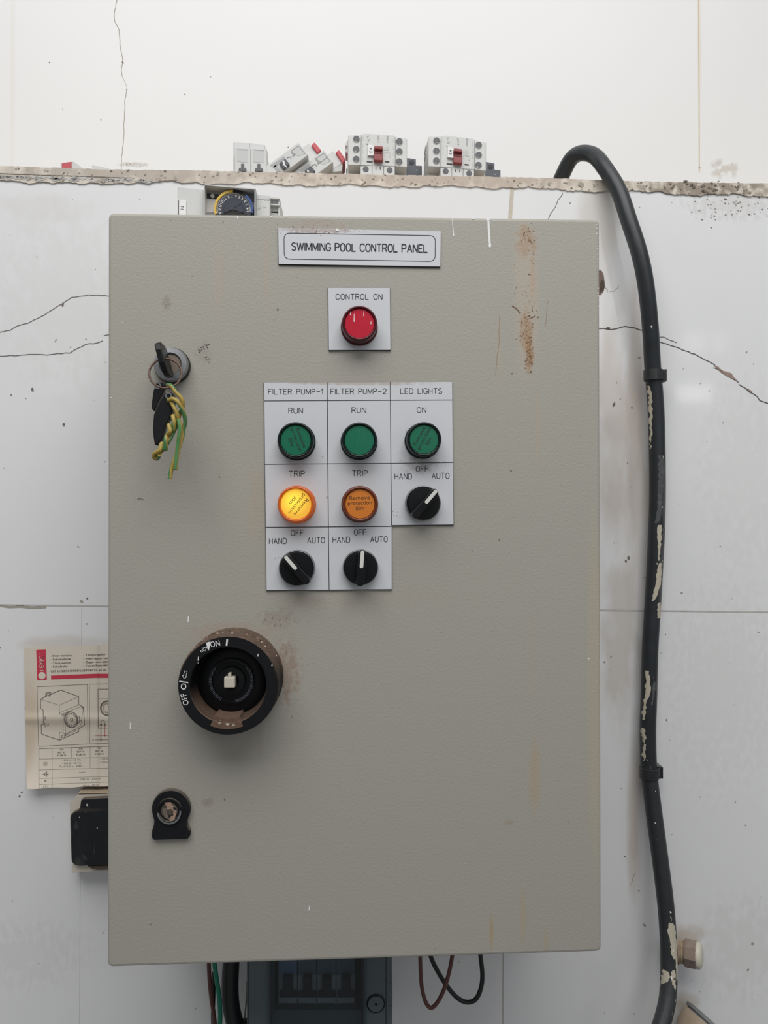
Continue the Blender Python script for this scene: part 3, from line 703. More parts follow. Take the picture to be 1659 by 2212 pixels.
b.rib([(399,1449),(396,1460),(393.8,1459),(397.5,1466),(404,1462),(401.5,1461.3),(404.3,1450.3)], .9, yr, M_white, close=True)
b.rib([(387.3,1471.8),(406.7,1474.6)], 2.4, yr, M_white)
b.rib([(396.5 + 5*math.cos(t*PI/9), 1483 + 5.6*math.sin(t*PI/9)) for t in range(18)], 1.9, yr, M_white, close=True)
b.text('OFF', 408.2, 1521.5, 401.2, 1497, 12.0, yr, M_white)
b.build('off_marking', iso, 'white OFF marking on the black rim')
b = MB()
for x, y, l in ((428.5,1418,9),(557.5,1412,6),(587.7,1434,5)): b.rib([(x,y),(x-.3,y+l)], lambda t: 1 + 1.5*t, Yr - .0004, M_white)
b.blob(428, 1432, 1.8, Yr - .0004, M_specklt)
b.build('paint_drip', iso, 'white paint drips', kind='stuff')
b = MB()
for i in range(60):
    t = math.radians(random.uniform(25, 150)); y = random.uniform(-.028, -.003); rr = R*1.036
    p = base + Vector((math.cos(t)*rr, y, math.sin(t)*rr)); u = Vector((-math.sin(t),0,math.cos(t))); s_ = random.uniform(.0003,.001)
    b.hull([p + u*s_, p + Vector((0,-s_*.7,0)), p - u*s_, p + Vector((0,s_*.7,0))], [q_ - Vector((math.cos(t)*.0016,0,math.sin(t)*.0016)) for q_ in (p + u*s_, p + Vector((0,-s_*.7,0)), p - u*s_, p + Vector((0,s_*.7,0)))], random.choice((M_drip, M_dust, M_copper)))
o = b.build('grit', iso); o['kind'] = 'stuff'

# ---- upper lock (key inside) and lower lock
Yl = -.010; c = at(367.5, 786, Yl); k = mpp(Yl); base = Vector((c.x, 0, c.z))
b = MB()
b.lathe(base, (0,-1,0), [(38.3*k,.0001),(38.3*k,.004),(37*k,.005)], M_core)
b.lathe(base, (0,-1,0), [(37*k,.0045),(36*k,.008),(34.5*k,.0098),(24.5*k,.0102),(22.5*k,.0095),(22.2*k,.0075)], M_steel)
lk = b.build('cam_lock', root, 'round steel lock with a key in it')
b = MB(); b.lathe(base, (0,-1,0), [(22.2*k,.0075),(21.5*k,.0088),(0,.0090)], M_steelb); b.build('lock_plug', lk)
def sc4(x, y): return (300 + x/9.217, 1690 + y/9.217)
b = MB()
ol = [sc4(637 + 384*math.cos(math.radians(t)), 532 - 384*math.sin(math.radians(t))) for t in range(-18, 199, 9)]
ol += [sc4(*p) for p in ((285,700),(302,760),(298,830),(280,900),(260,960),(254,1010),(254,1090),(268,1130),(300,1152),(960,1130),(1000,1095),(1020,1050),(1018,960),(990,910),(962,850),(952,790),(968,730))]
b.prism(ol, -.0045, -.0001, M_blackd, .0010, 2)
lk2 = b.build('cam_lock', root, 'black lower lock with round top and flared foot')
c = at(*sc4(600, 575), -.0060); k = mpp(-.0060); base = Vector((c.x, 0, c.z))
b = MB(); b.lathe(base, (0,-1,0), [(27*k,.0040),(26.5*k,.0063),(22*k,.0063),(21*k,.0050),(17*k,.0049)], M_blackd); 
b.rib([sc4(600 + 225*math.cos(math.radians(t)), 590 + 232*math.sin(math.radians(t))) for t in range(-5, 176, 9)], 3.6, -.0066, M_steel)
b.build('ring', lk2)
b = MB(); b.lathe(base, (0,-1,0), [(18*k,.0049),(17*k,.0053),(0,.0053)], M_grime)
for pts, m in (([(510,395),(640,390),(660,450),(740,490),(755,600),(700,760),(650,780),(590,740),(620,690),(690,660),(640,540),(560,540),(550,480)], M_copper), ([(480,520),(550,510),(560,600),(590,690),(620,740),(540,720),(470,610)], M_steelb), ([(560,545),(640,530),(690,580),(680,640),(610,655),(555,610)], M_grime), ([(680,500),(720,490),(745,520),(740,550),(690,540)], M_core), ([(590,665),(625,660),(630,690),(600,700)], M_core)):
    b.poly([sc4(*p) for p in pts], -.0055 - .0001*len(b.mats), m)
b.build('lock_plug', lk2, 'dirty copper lock plug')

# ================================================================== keys
M_ringc = mat('dull_copper', (.16, .10, .075), .5, metal=.4, noise=.4, nscale=400.)
def s7(x, y): return (290 + x/6.706, 720 + y/6.706)
kc = at(*s7(505, 455), -.0095); a = math.radians(105); u = Vector((math.cos(a),0,math.sin(a))); w = Vector((math.sin(a),0,-math.cos(a)))
t = thing('key', 'black headed key stuck in the upper lock of the control panel', 'key', kc + Vector((0,-.003,0)), 'black keys at the upper lock')
b = MB(); o_ = Vector((0,-1,0))
prof = [(-.0105,.004),(-.0125,.010),(-.013,.020),(-.0105,.0265),(-.004,.0285),(.006,.0285),(.0115,.0265),(.0135,.020),(.013,.010),(.0105,.004)]
fr = [kc + u*x + o_*y - w*.0022 for x, y in prof]; b.hull(fr, [p + w*.0044 for p in fr], M_black, .0008)
b.build('key_head', t)
b = MB(); b.box(kc + o_*.002, u*.0045, o_*.0022, w*.0011, M_steel); b.build('blade', t)
b = MB(); rc = at(*s7(452, 580), -.030); kk = mpp(-.030); RR = 33*kk
tag(b and (b.tube([rc + Vector((math.cos(i*PI/16)*RR, .003*math.sin(i*PI/16+.6), math.sin(i*PI/16)*RR*.99)) for i in range(33)], .0008, M_ringc, 8, caps=False, sub=2), b.build('key_ring', origin=rc - Vector((0,0,RR))))[1], 'thin copper coloured ring hanging from the key in the upper lock', 'key ring')
def hangkey(pts, hole, Y0, Y1, label):
    P = [s7(*p) for p in pts]; o0 = at(P[0][0], max(p[1] for p in P), Y0)
    t = thing('key', label, 'key', o0, 'black keys at the upper lock')
    b = MB(); b.prism(P, Y0, Y1, M_blackd, .0010, 2); b.build('key_head', t)
    hb = at(*s7(*hole), Y0)
    b = MB(); b.lathe(hb + Vector((0,.0002,0)), (0,-1,0), [(.0026,0),(.0026,.0006),(.0016,.0006),(.0014,0)], M_steel, 20); b.build('eyelet', t)
    return t
hangkey([(320,705),(400,700),(450,745),(440,800),(400,900),(340,1000),(300,1120),(270,1120),(248,1080),(252,1000),(275,830)], (340,760), -.0235, -.0185, 'smaller black key hanging behind on the copper key ring')
hangkey([(440,850),(500,838),(560,860),(592,925),(570,1020),(545,1180),(500,1260),(440,1370),(415,1500),(380,1560),(350,1610),(295,1622),(275,1500),(265,1380),(280,1180),(310,1090),(370,960)], (500,905), -.0345, -.027, 'long black key hanging in front on the copper key ring')
t = thing('earth_wire', 'twisted green and yellow wire tied to the key ring below the upper lock', 'wire', at(*s7(330,1840), -.034))
def stripe(k0): return lambda i, k: M_wg if ((k*1.0/20 + i*.009 + k0) % 1.0) < .42 else M_wy
P7 = lambda L, Y: [at(*s7(x, y), Y + dz) for x, y, dz in L]
b = MB(); b.tube(P7([(480,745,0),(540,765,-.002),(600,850,-.003),(680,940,-.003),(705,1020,-.002),(690,1100,0),(650,1200,.002),(620,1320,.001),(560,1450,-.001),(500,1560,-.002),(440,1660,0),(380,1720,.002),(330,1770,0)], -.036), .0015, M_wy, 20, sub=14, mfn=stripe(0)); b.build('strand', t)
b = MB(); b.tube(P7([(500,970,0),(560,950,-.003),(620,985,-.004),(680,1070,-.003),(725,1180,-.001),(740,1280,.001),(715,1380,.002),(700,1480,.002),(650,1640,0),(600,1800,-.001),(545,1940,0),(515,2110,0)], -.037), .0016, M_wy, 20, sub=14, mfn=stripe(.3)); b.build('strand', t)
b = MB(); b.tube(P7([(530,980,0),(570,1060,-.003),(620,1170,-.003),(640,1290,0),(600,1300,.002),(560,1200,-.003),(575,1290,-.005),(560,1400,-.003),(500,1330,-.003),(520,1420,-.005),(470,1480,-.003),(455,1560,-.005),(455,1680,-.003),(400,1600,-.003),(370,1690,-.004),(300,1740,-.002),(285,1790,0),(330,1815,.001),(370,1760,-.003)], -.036), .0016, M_wy, 20, sub=14, mfn=stripe(.6)); b.build('strand', t)
b = MB(); b.tube(P7([(640,1250,0),(665,1380,-.001),(650,1500,-.001),(625,1700,0),(595,1980,0)], -.0385), .0017, M_wy, 20, sub=10, mfn=lambda i, k: M_wy if k < 15 else M_wg); b.build('strand', t)

# ================================================================== time switch on the cabinet roof
def s4(x, y): return (360 + x/5.925, 390 + y/5.925)
YT = .062
def roof(px, Y): return proj((at(px, 460, Y).x, Y, CABTOP + .0008))[1]
def dn(px): return (px, roof(px, YT))
t = thing('time_switch', 'pale grey time switch with round hour dial lying on top of the control panel', 'time switch', Vector((at(500,460,YT).x, YT, CABTOP + .0008)))
b = MB()
l0 = s4(138,70); l1 = s4(478,108); r0 = s4(1130,165); r1 = s4(1322,188)
b.prism([l0, l1, dn(l1[0]), dn(l0[0])], YT, YT + .055, M_mod, .0008); b.prism([r0, r1, dn(r1[0]), dn(r0[0])], YT + .001, YT + .055, M_mod, .0008)
b.prism([l1, (r0[0], s4(0,150)[1]), dn(r0[0]), dn(l1[0])], YT + .012, YT + .055, M_mod)
b.rib([s4(1150,238),s4(1245,240)], .8, YT + .0007, M_greyink); b.rib([s4(1150,238),s4(1150,375),s4(1195,355),s4(1195,335)], .8, YT + .0007, M_greyink); b.rib([s4(1262 + 12*math.cos(i), 242 + 12*math.sin(i)) for i in range(6)], .7, YT + .0007, M_greyink, close=True)
b.text('2', *s4(1240,330), *s4(1242,352), 5, YT + .0007, M_greyink); b.text('1', *s4(1285,238), *s4(1287,255), 5, YT + .0007, M_greyink)
b.build('housing', t)
b = MB(); f0 = s4(473,45); f1 = s4(1137,103); rr = 9
# rim of the window with a sloped recess
fo = [f0, f1, dn(f1[0]), dn(f0[0])]; fi = [(f0[0]+2.2, f0[1]+2), (f1[0]-2.2, f1[1]+2), (dn(f1[0]-2.2)), (dn(f0[0]+2.2))]
Yw = YT - .007
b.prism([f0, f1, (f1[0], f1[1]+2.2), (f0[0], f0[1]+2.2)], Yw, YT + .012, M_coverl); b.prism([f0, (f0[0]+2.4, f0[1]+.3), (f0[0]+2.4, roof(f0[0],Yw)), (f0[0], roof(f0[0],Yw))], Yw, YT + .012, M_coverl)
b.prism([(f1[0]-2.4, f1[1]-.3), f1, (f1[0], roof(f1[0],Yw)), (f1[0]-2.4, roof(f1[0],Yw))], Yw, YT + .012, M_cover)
b.prism([(f0[0]+1, f0[1]+2), (f1[0]-1, f1[1]+2), dn(f1[0]-1), dn(f0[0]+1)], YT + .004, YT + .0115, M_cover)
Yc = YT + .0036
b.poly([s4(487,230), s4(620,240), s4(640,262), s4(605,410), s4(487,410)], Yc, M_coverl); b.poly([s4(487,160), s4(680,178), s4(640,245), s4(600,232), s4(487,230)], Yc - .0001, M_dial)
cap_ = at(*s4(584,190), Yc - .002)
b.lathe(cap_ + Vector((0,.0025,0)), (0,-1,0), [(4.4*mpp(Yc),0),(4.4*mpp(Yc),.002),(0,.003)], M_mod, 20)
b.build('dial_window', t)
b = MB(); YD = YT - .002; dc = at(*s4(860,376), YD); kd = mpp(YD); RD = 42*kd; base = Vector((dc.x, YT + .0038, dc.z))
hD = base.y - YD
cut = CABTOP + .0012
def disc(m, r0, r1, a0, a1, y0, y1, n=60):
    A = []; B = []
    for i in range(n+1):
        a_ = math.radians(a0 + (a1-a0)*i/n); A.append(Vector((dc.x + math.cos(a_)*r1, y0, max(cut, dc.z + math.sin(a_)*r1)))); B.append(Vector((dc.x + math.cos(a_)*r0, y0, max(cut, dc.z + math.sin(a_)*r0))))
    vs = A + B + [v + Vector((0, y1-y0, 0)) for v in A + B]; n1 = n+1; fs = []
    for i in range(n): fs += [(i, i+1, n1+i+1, n1+i), (i+1, i, 2*n1+i, 2*n1+i+1), (n1+i, n1+i+1, 3*n1+i+1, 3*n1+i)]
    b.add(vs, fs, m)
disc(M_dial, 0.0001, RD*.88, -20, 200, YD, base.y)
lowz = (dc.z - cut)/RD
disc(M_dial, RD*.48, RD*.5, -20, 200, YD - .0012, YD)
disc(M_dial, 0.0001, RD*.485, -20, 200, YD - .0012, YD)
b.rib([s4(860,345), s4(965,295)], .8, YD - .0014, M_blackd); b.blob(*s4(792,378), 2.4, YD - .0014, M_core)
for i in range(53):
    a_ = math.radians(-6 + i*3.75); r0_, r1_ = (34.5, 39.0) if i % 4 == 0 else (34.5, 38.0)
    pc = s4(860, 376); ux, uy = math.cos(a_), -math.sin(a_)
    b.rib([(pc[0]+ux*r0_, pc[1]+uy*r0_), (pc[0]+ux*r1_, pc[1]+uy*r1_)], .9, YD - .0002, M_white)
for h_ in range(1, 15):
    a_ = math.radians(7 + 15*(h_-1)); pc = s4(860, 376); s_ = str(h_)
    # numerals have their feet to the rim
    ux, uy = math.cos(a_), -math.sin(a_); tx, ty = -uy, ux
    rr_ = 33.0; wd_ = 3.6*len(s_) if h_ not in (1, 11) else (1.8 if h_ == 1 else 4.6)
    bx, by = pc[0] + ux*rr_, pc[1] + uy*rr_
    sgn = -1
    b.text(s_, bx + (-tx)*wd_/2*1 if False else bx + tx*wd_/2*sgn*-1, by + ty*wd_/2*sgn*-1, bx + tx*wd_/2*sgn, by + ty*wd_/2*sgn, 5.6, YD - .0002, M_white)
a_ = math.radians(-8); pc = s4(860, 376)
b.text('24', *s4(1032,360), *s4(1022,398), 5.6, YD - .0002, M_white)
b.build('hour_dial', t, 'dark round hour dial with white numerals')
b = MB()
for a0, a1, m in ((92,200,M_yel),(50,92,M_blackd),(-10,50,M_blue)):
    n_ = int((a1-a0)/3.75)
    for i in range(n_): disc(m, RD*.885, RD*1.0, a0 + 3.75*i + .25, a0 + 3.75*(i+1) - .15, YD - .0015, base.y, 4)
b.build('trip_ring', t, 'ring of yellow and blue tabs')
b = MB(); b.prism([s4(150,250), s4(250,256), (s4(244,0)[0], roof(401,YT) - 1), (s4(148,0)[0], roof(401,YT) - 1)], YT - .0012, YT - .0001, M_label); b.rib([s4(153,252),(s4(151,0)[0], roof(401,YT)-1)], 1.3, YT - .0014, M_core)
b.text('T1', *s4(182,318), *s4(178,366), 6.6, YT - .0014, M_ink); b.build('name_label', t, 'white label reading T1')
b = MB()
for ya, yb in ((218,295),(312,395),(410,470)): b.prism([s4(1322,ya), s4(1445,ya+8), s4(1440,yb), s4(1322,yb-6)] if yb < 460 else [s4(1322,ya), s4(1440,ya+5), (s4(1440,0)[0], roof(600,YT)), (s4(1322,0)[0], roof(600,YT))], YT + .012, YT + .05, M_modd, .0006)
b.prism([s4(1318,210), s4(1447,222), s4(1447,236), s4(1318,226)], YT + .008, YT + .05, M_mod); b.prism([s4(1318,295), s4(1447,304), s4(1447,318), s4(1318,312)], YT + .008, YT + .05, M_mod); b.prism([s4(1430,222), s4(1447,222), (s4(1447,0)[0], roof(604,YT+.01)), (s4(1430,0)[0], roof(604,YT+.01))], YT + .01, YT + .05, M_mod)
b.build('terminal', t)

# ================================================================== things on the plaster ledge
def ledge_z(px): return at(px, line_y(TOP, px), CAP).z
def contactor(fm, Y, txt, label):
    def p(x, y): X, Yy = fm(x, y); return (740 + X/5.027, 280 + Yy/5.027)
    def P(L): return [p(*q) for q in L]
    def floor_(q, Yq): return (q[0], rest(q[0], Yq))
    o0 = at(*p(380, 480), Y + .03); o0.z = ledge_z(p(380,480)[0])
    t = thing('contactor', label, 'contactor', o0, 'contactors on the plaster ledge')
    bl = MB(); br = MB()
    L = P([(60,60),(205,50),(205,386),(60,385)]); bl.prism(L, Y, Y + .045, M_mod, .0007)
    L = P([(573,75),(702,97),(700,408),(571,398)]); br.prism(L, Y, Y + .045, M_mod, .0007)
    for cx, cy in ((150,105),(148,215),(148,322),(617,132),(617,240),(615,350)):
        q = p(cx, cy); c_ = at(q[0], q[1], Y); k = mpp(Y); b = bl if cx < 300 else br
        b.lathe(c_ + Vector((0,.0001,0)), (0,-1,0), [(8.2*k,0),(7.4*k,.0008),(6.9*k,.0009)], M_mod, 28); b.lathe(c_ + Vector((0,-.0004,0)), (0,-1,0), [(7.2*k,.0001),(5*k,.0002),(0,.0003)], M_hole, 28)
        for i in range(3): b.blob(q[0] + random.uniform(-2.5,2.5), q[1] + random.uniform(1,5), random.uniform(.6,1.2), Y - .0009, M_modd, 6)
    bl.build('terminal_block', t); br.build('terminal_block', t)
    b = MB(); L = P([(205,50),(242,38),(566,60),(573,75),(571,400),(200,386)]); b.prism(L, Y - .004, Y + .045, M_mod, .0007)
    Yd = Y - .0043
    for q, m in (([(262,342),(325,347),(325,358),(262,353)], M_core), ([(463,340),(508,342),(508,357),(463,354)], M_core), ([(265,290),(340,296),(336,345),(265,340)], M_modd), ([(441,200),(500,180),(508,205),(505,225),(445,222)], M_modd), ([(465,240),(520,245),(520,300),(508,300),(508,254),(465,250)], M_modd), ([(262,150),(270,150),(272,165),(262,165)], M_modk)):
        b.poly(P(q), Yd, m)
    b.text('LS', *p(264,68), *p(274,130), 5.0, Yd, M_greyink); b.text('GMC-9', *p(378,64), *p(384,140), 3.6, Yd, M_greyink); b.text('Mec', *p(474,68), *p(480,150), 5.2, Yd, M_greyink)
    for y0 in (75, 150, 215, 300): b.rib(P([(222,y0),(221,y0+42)]), 1.2, Yd, M_modd); b.rib(P([(552,y0+20),(551,y0+62)]), 1.2, Yd, M_modd)
    b.build('arc_cover', t)
    b = MB(); b.prism(P([(345,172),(438,180),(438,215),(345,207)]), Y - .010, Y - .0042, M_arm, .0007); b.prism(P([(347,207),(436,215),(434,262),(345,255)]), Y - .0065, Y - .0042, M_arm); b.prism(P([(340,258),(438,265),(438,338),(338,330)]), Y - .010, Y - .0042, M_arm, .0007)
    b.build('armature_slide', t, 'dark red plastic slide')
    b = MB(); b.prism(P([(275,165),(338,170),(338,283),(273,278)]), Y - .0065, Y - .0042, M_label, .0003); b.text(txt, *p(292,196), *p(291,246), 5.6, Y - .0067, M_ink); b.rib(P([(273,278),(338,284)]), .9, Y - .0067, M_core)
    b.build('name_label', t, 'white label reading ' + txt)
    b = MB()
    for q, hole in (([(195,396),(320,390),(320,520),(195,520)], (252,430)), ([(447,398),(568,404),(568,520),(447,520)], (512,441))):
        A = P(q); A[2] = floor_(A[2], Y - .0042); A[3] = floor_(A[3], Y - .0042); b.prism(A, Y - .0042, Y + .05, M_mod, .0006)
        h_ = p(*hole); c_ = at(h_[0], h_[1], Y - .0042); k = mpp(Y); b.lathe(c_, (0,-1,0), [(6.4*k,0),(6.3*k,.0003),(0,.0004)], M_hole, 24)
    A = P([(322,386),(445,394),(445,520),(322,520)]); A[2] = floor_(A[2], Y - .0046); A[3] = floor_(A[3], Y - .0046); b.prism(A, Y - .0046, Y + .05, M_mod, .0006)
    for x in (362, 409): b.rib(P([(x,402),(x,432)]), 1.6, Y - .0049, M_core)
    b.build('coil_terminal', t)
    b = MB(); A = P([(62,80),(700,115),(690,520),(46,520)]); A[2] = floor_(A[2], Y + .016); A[3] = floor_(A[3], Y + .016); b.prism(A, Y + .016, Y + .066, M_mod, .001)
    for y0, y1 in ((130,180),(205,255)): b.prism(P([(60,y0-25),(62,y1),(34,y1-10),(30,y1-30)]), Y + .02, Y + .04, M_mod)
    b.build('housing', t)
    b = MB(); A = P([(695,305),(796,318),(796,388),(862,390),(862,520),(40,520),(40,420)]); 
    for i in (4, 5): A[i] = floor_(A[i], Y + .067)
    b.prism(A, Y + .067, Y + .115, M_dkgrey, .0008); h_ = p(750, 360); c_ = at(h_[0], h_[1], Y + .067); b.lathe(c_, (0,-1,0), [(6*k,0),(5.8*k,.0004),(0,.0005)], M_core, 24)
    b.blob(*p(802,440), 1.0, Y + .0667, M_white)
    b.build('base', t, 'dark grey base')
    return t
contactor(lambda x, y: (x, y), .212, 'K3', 'contactor labelled K3, next to the tilted red tipped breakers')
contactor(lambda x, y: (x*.978 + 873, y*1.0 + 18 + (x-150)*.043), .214, 'K2', 'contactor labelled K2, rightmost device on the plaster ledge')

def s2(x, y): return (480 + x/5.53, 290 + y/5.53)
def module(front, rear, win, tog, label):
    Y = .206; t = thing('modular_relay', label, 'relay', Vector((at(front[0][0]+16, 360, Y).x, Y, ledge_z(front[0][0]+16) + .0006)), 'white modular relays on the plaster ledge')
    b = MB(); R0 = list(rear); b.prism([R0[0], R0[1], (R0[1][0], rest(R0[1][0], Y + .012)), (R0[0][0], rest(R0[0][0], Y + .012))], Y + .012, Y + .055, M_mod, .0006); b.build('housing', t)
    b = MB(); b.prism([front[0], front[1], (front[1][0], rest(front[1][0], Y)), (front[0][0], rest(front[0][0], Y))], Y, Y + .0118, M_mod, .0006)
    b.poly(win, Y - .0002, M_modd); b.rib([win[0], win[1]], 2.0, Y - .0003, M_greyink); b.rib([win[0], win[3]], 1.2, Y - .0003, M_modd)
    b.build('front_face', t)
    b = MB(); x, y = tog
    b.prism([(x-8,y+6),(x+8,y+6),(x+8,y+13),(x-8,y+13)], Y - .002, Y - .0001, M_modk, .0003); b.prism([(x-3,y-3),(x+3,y-3),(x+3,y+6.5),(x-3,y+6.5)], Y - .0012, Y - .0001, M_modk)
    b.build('switch_tab', t)
module([s2(150,155), s2(340,162)], [s2(132,92), s2(325,102)], [s2(182,180), s2(307,186), s2(304,338), s2(182,326)], s2(242,368), 'left one of the two upright white relays standing side by side on the plaster ledge')
module([s2(343,165), s2(533,172)], [s2(326,98), s2(508,124)], [s2(377,185), s2(502,195), s2(500,342), s2(377,330)], s2(437,370), 'right one of the two upright white relays standing side by side on the plaster ledge')

def breaker(c0, c1, Y, shoulder, red, under, details, label):
    # long face runs from its top end (c0-c1) down to the left; the low end rests on the ledge behind its front edge
    d = Vector((-410, 305)).normalized()*5.53; A = s2(*c0); B = s2(*c1)
    def down(p):
        lo, hi = 0, 160
        for _ in range(30):
            m_ = (lo+hi)/2; q = (p[0] + d.x/5.53*m_, p[1] + d.y/5.53*m_)
            if q[1] < rest(q[0], Y): lo = m_
            else: hi = m_
        return (p[0] + d.x/5.53*lo, p[1] + d.y/5.53*lo)
    A2 = down(A); B2 = down(B)
    corner = (A2[0] + .0, A2[1])
    o0 = Vector((at(B2[0], B2[1], Y).x, Y, ledge_z(B2[0]) + .0006))
    t = thing('circuit_breaker', label, 'circuit breaker', o0, 'tilted circuit breakers on the plaster ledge')
    b = MB(); b.prism([A, B, B2, A2], Y, Y + .016, M_mod, .0006)
    for kind, pts in details:
        q = [s2(*v) for v in pts]
        if kind == 'rim': b.rib(q, 1.5, Y - .0003, M_greyink)
        elif kind == 'line': b.rib(q, 1.0, Y - .0003, M_modk)
        elif kind == 'recess': b.poly(q, Y - .0002, M_modd)
        elif kind == 'key': b.poly(q, Y - .0003, mat('keyhole_grey', (.34,.34,.34), .6))
        elif kind == 'slot': b.poly(q, Y - .0003, M_greyink)
    b.build('front_face', t)
    b = MB()
    for kind, pts in details:
        q = [s2(*v) for v in pts]
        if kind == 'tog': b.prism(q, Y - .004, Y - .0001, M_dkgrey, .0004)
        elif kind == 'togw': b.prism(q, Y - .0046, Y - .0041, M_label)
    b.build('toggle', t)
    b = MB(); q = [s2(*v) for v in shoulder]; b.prism(q, Y + .0165, Y + .05, M_mod, .0006); 
    if under:
        q2 = [s2(*v) for v in under]; q2 = [(x, min(y, rest(x, Y + .004))) for x, y in q2]; b.prism(q2, Y + .0168, Y + .05, M_modd)
    b.build('housing', t)
    b = MB(); b.prism([s2(*v) for v in red], Y + .0140, Y + .045, M_redpl, .0008); b.build('red_end', t, 'red end piece')
breaker((910,95), (1030,245), .2065, [(890,180),(970,150),(1035,105),(1180,235),(1090,330),(1000,330)], [(1063,130),(1102,92),(1185,190),(1137,228)], None,
        [('rim', [(820,200),(912,132),(992,232)]), ('recess', [(828,208),(910,146),(985,238),(905,262)]), ('key', [(820,212),(835,204),(850,222),(868,226),(878,240),(848,268),(836,258),(842,242)]),
         ('line', [(770,285),(808,268),(826,292)]), ('slot', [(575,372),(740,262),(762,296),(620,400)]), ('tog', [(682,342),(752,290),(806,355),(732,412)]), ('togw', [(718,322),(736,309),(745,330),(748,365),(775,388),(768,398),(735,372)]), ('slot', [(608,388),(640,366),(700,442),(655,446)])],
        'white breaker with red end tilted over its neighbour, nearer the upright relays')
breaker((1212,185), (1328,332), .2145, [(1180,290),(1258,242),(1328,195),(1440,345),(1325,418),(1240,420)], [(1355,215),(1395,182),(1475,300),(1440,348)], [(1325,418),(1440,347),(1430,440),(1310,450)],
        [('rim', [(1110,292),(1212,222),(1295,325)]), ('line', [(1165,345),(1262,268)]), ('recess', [(1120,300),(1210,235),(1285,325),(1200,365)]), ('key', [(1110,300),(1130,290),(1150,312),(1168,316),(1178,330),(1150,358),(1132,348),(1140,330)]), ('line', [(1070,380),(1110,355),(1130,385)]),
         ('slot', [(930,432),(1040,352),(1065,390),(970,450)]), ('tog', [(985,430),(1060,375),(1112,440),(1085,452),(1000,452)]), ('togw', [(1010,428),(1022,420),(1040,450),(1020,452)])],
        'white breaker with red end tilted beside the contactor labelled K3')
def s3(x, y): return (x/3.318, 330 + y/3.318)
Y = .2015; q = [s3(437,78), s3(527,62), s3(592,108)]
t = thing('circuit_breaker', 'red ended white breaker barely showing over the left end of the ledge', 'circuit breaker', Vector((at(150,360,Y).x, Y, ledge_z(150) + .0006)))
b = MB(); g = [s3(512,64), s3(527,61), s3(560,84), s3(596,112)]; b.prism(g + [(g[-1][0], rest(g[-1][0], Y)), (g[0][0], rest(g[0][0], Y))], Y, Y + .06, M_mod, .0003); g = [s3(434,77), s3(443,74)]; b.prism(g + [(g[1][0], rest(g[1][0], Y)), (g[0][0], rest(g[0][0], Y))], Y, Y + .06, M_mod); b.build('housing', t)
b = MB(); g = [s3(443.5,74), s3(511.5,64)]; b.prism(g + [(g[1][0], rest(g[1][0], Y)), (g[0][0], rest(g[0][0], Y))], Y - .0005, Y + .05, M_redpl); b.build('red_end', t, 'red end piece')
b = MB(); g = [s3(660,88), s3(720,98), s3(790,114)]
b.prism(g + [(g[-1][0], rest(g[-1][0], Y)), (g[0][0], rest(g[0][0], Y))], Y, Y + .06, M_mod, .0003)
tag(b.build('circuit_breaker', origin=Vector((at(215,362,Y).x, Y, ledge_z(215) + .0006))), 'flat grey white breaker corner barely showing on the ledge, without red', 'circuit breaker')

# ================================================================== black hose with clips
HP = [(1196,420,.262),(1212,385,.248),(1228,352,.238),(1242,336,.229),(1261,330.5,.217),(1284,337,.204),(1305,361,.191),(1336,411,.178),(1358,475,.170),(1382,550,.165),(1396,622,.166),(1405,709,.172),(1410,795,.180),(1417,882,.185),(1420,1004,.187),(1420,1088,.187),(1417,1172,.187),(1413,1256,.187),(1408,1340,.187),(1404.5,1400,.187),(1402,1500,.187),(1399.5,1574,.186),(1401,1649,.186),(1404,1686,.185),(1415,1773,.180),(1425,1848,.175),(1434.5,1922,.170),(1440,1974,.167),(1443.5,2030,.164),(1445,2086,.160),(1444,2133,.154),(1440,2170,.148),(1429,2212,.141),(1412,2262,.133),(1390,2330,.125)]
hr = 17.6*mpp(.18)
hz = Vector((at(1390, 2330, .125).x - .03, .12, .0))
t = thing('hose', 'thick black hose arching over the ledge and running down right of the control panel', 'hose', hz)
b = MB(); pts = [at(x, y, Y) for x, y, Y in HP]
pts += [Vector((pts[-1].x - .03, .12, z_)) for z_ in (.75, .45, .2, .02)]
hpath = b.tube(pts, hr, M_hose, 28, sub=5); b.build('hose_body', t)
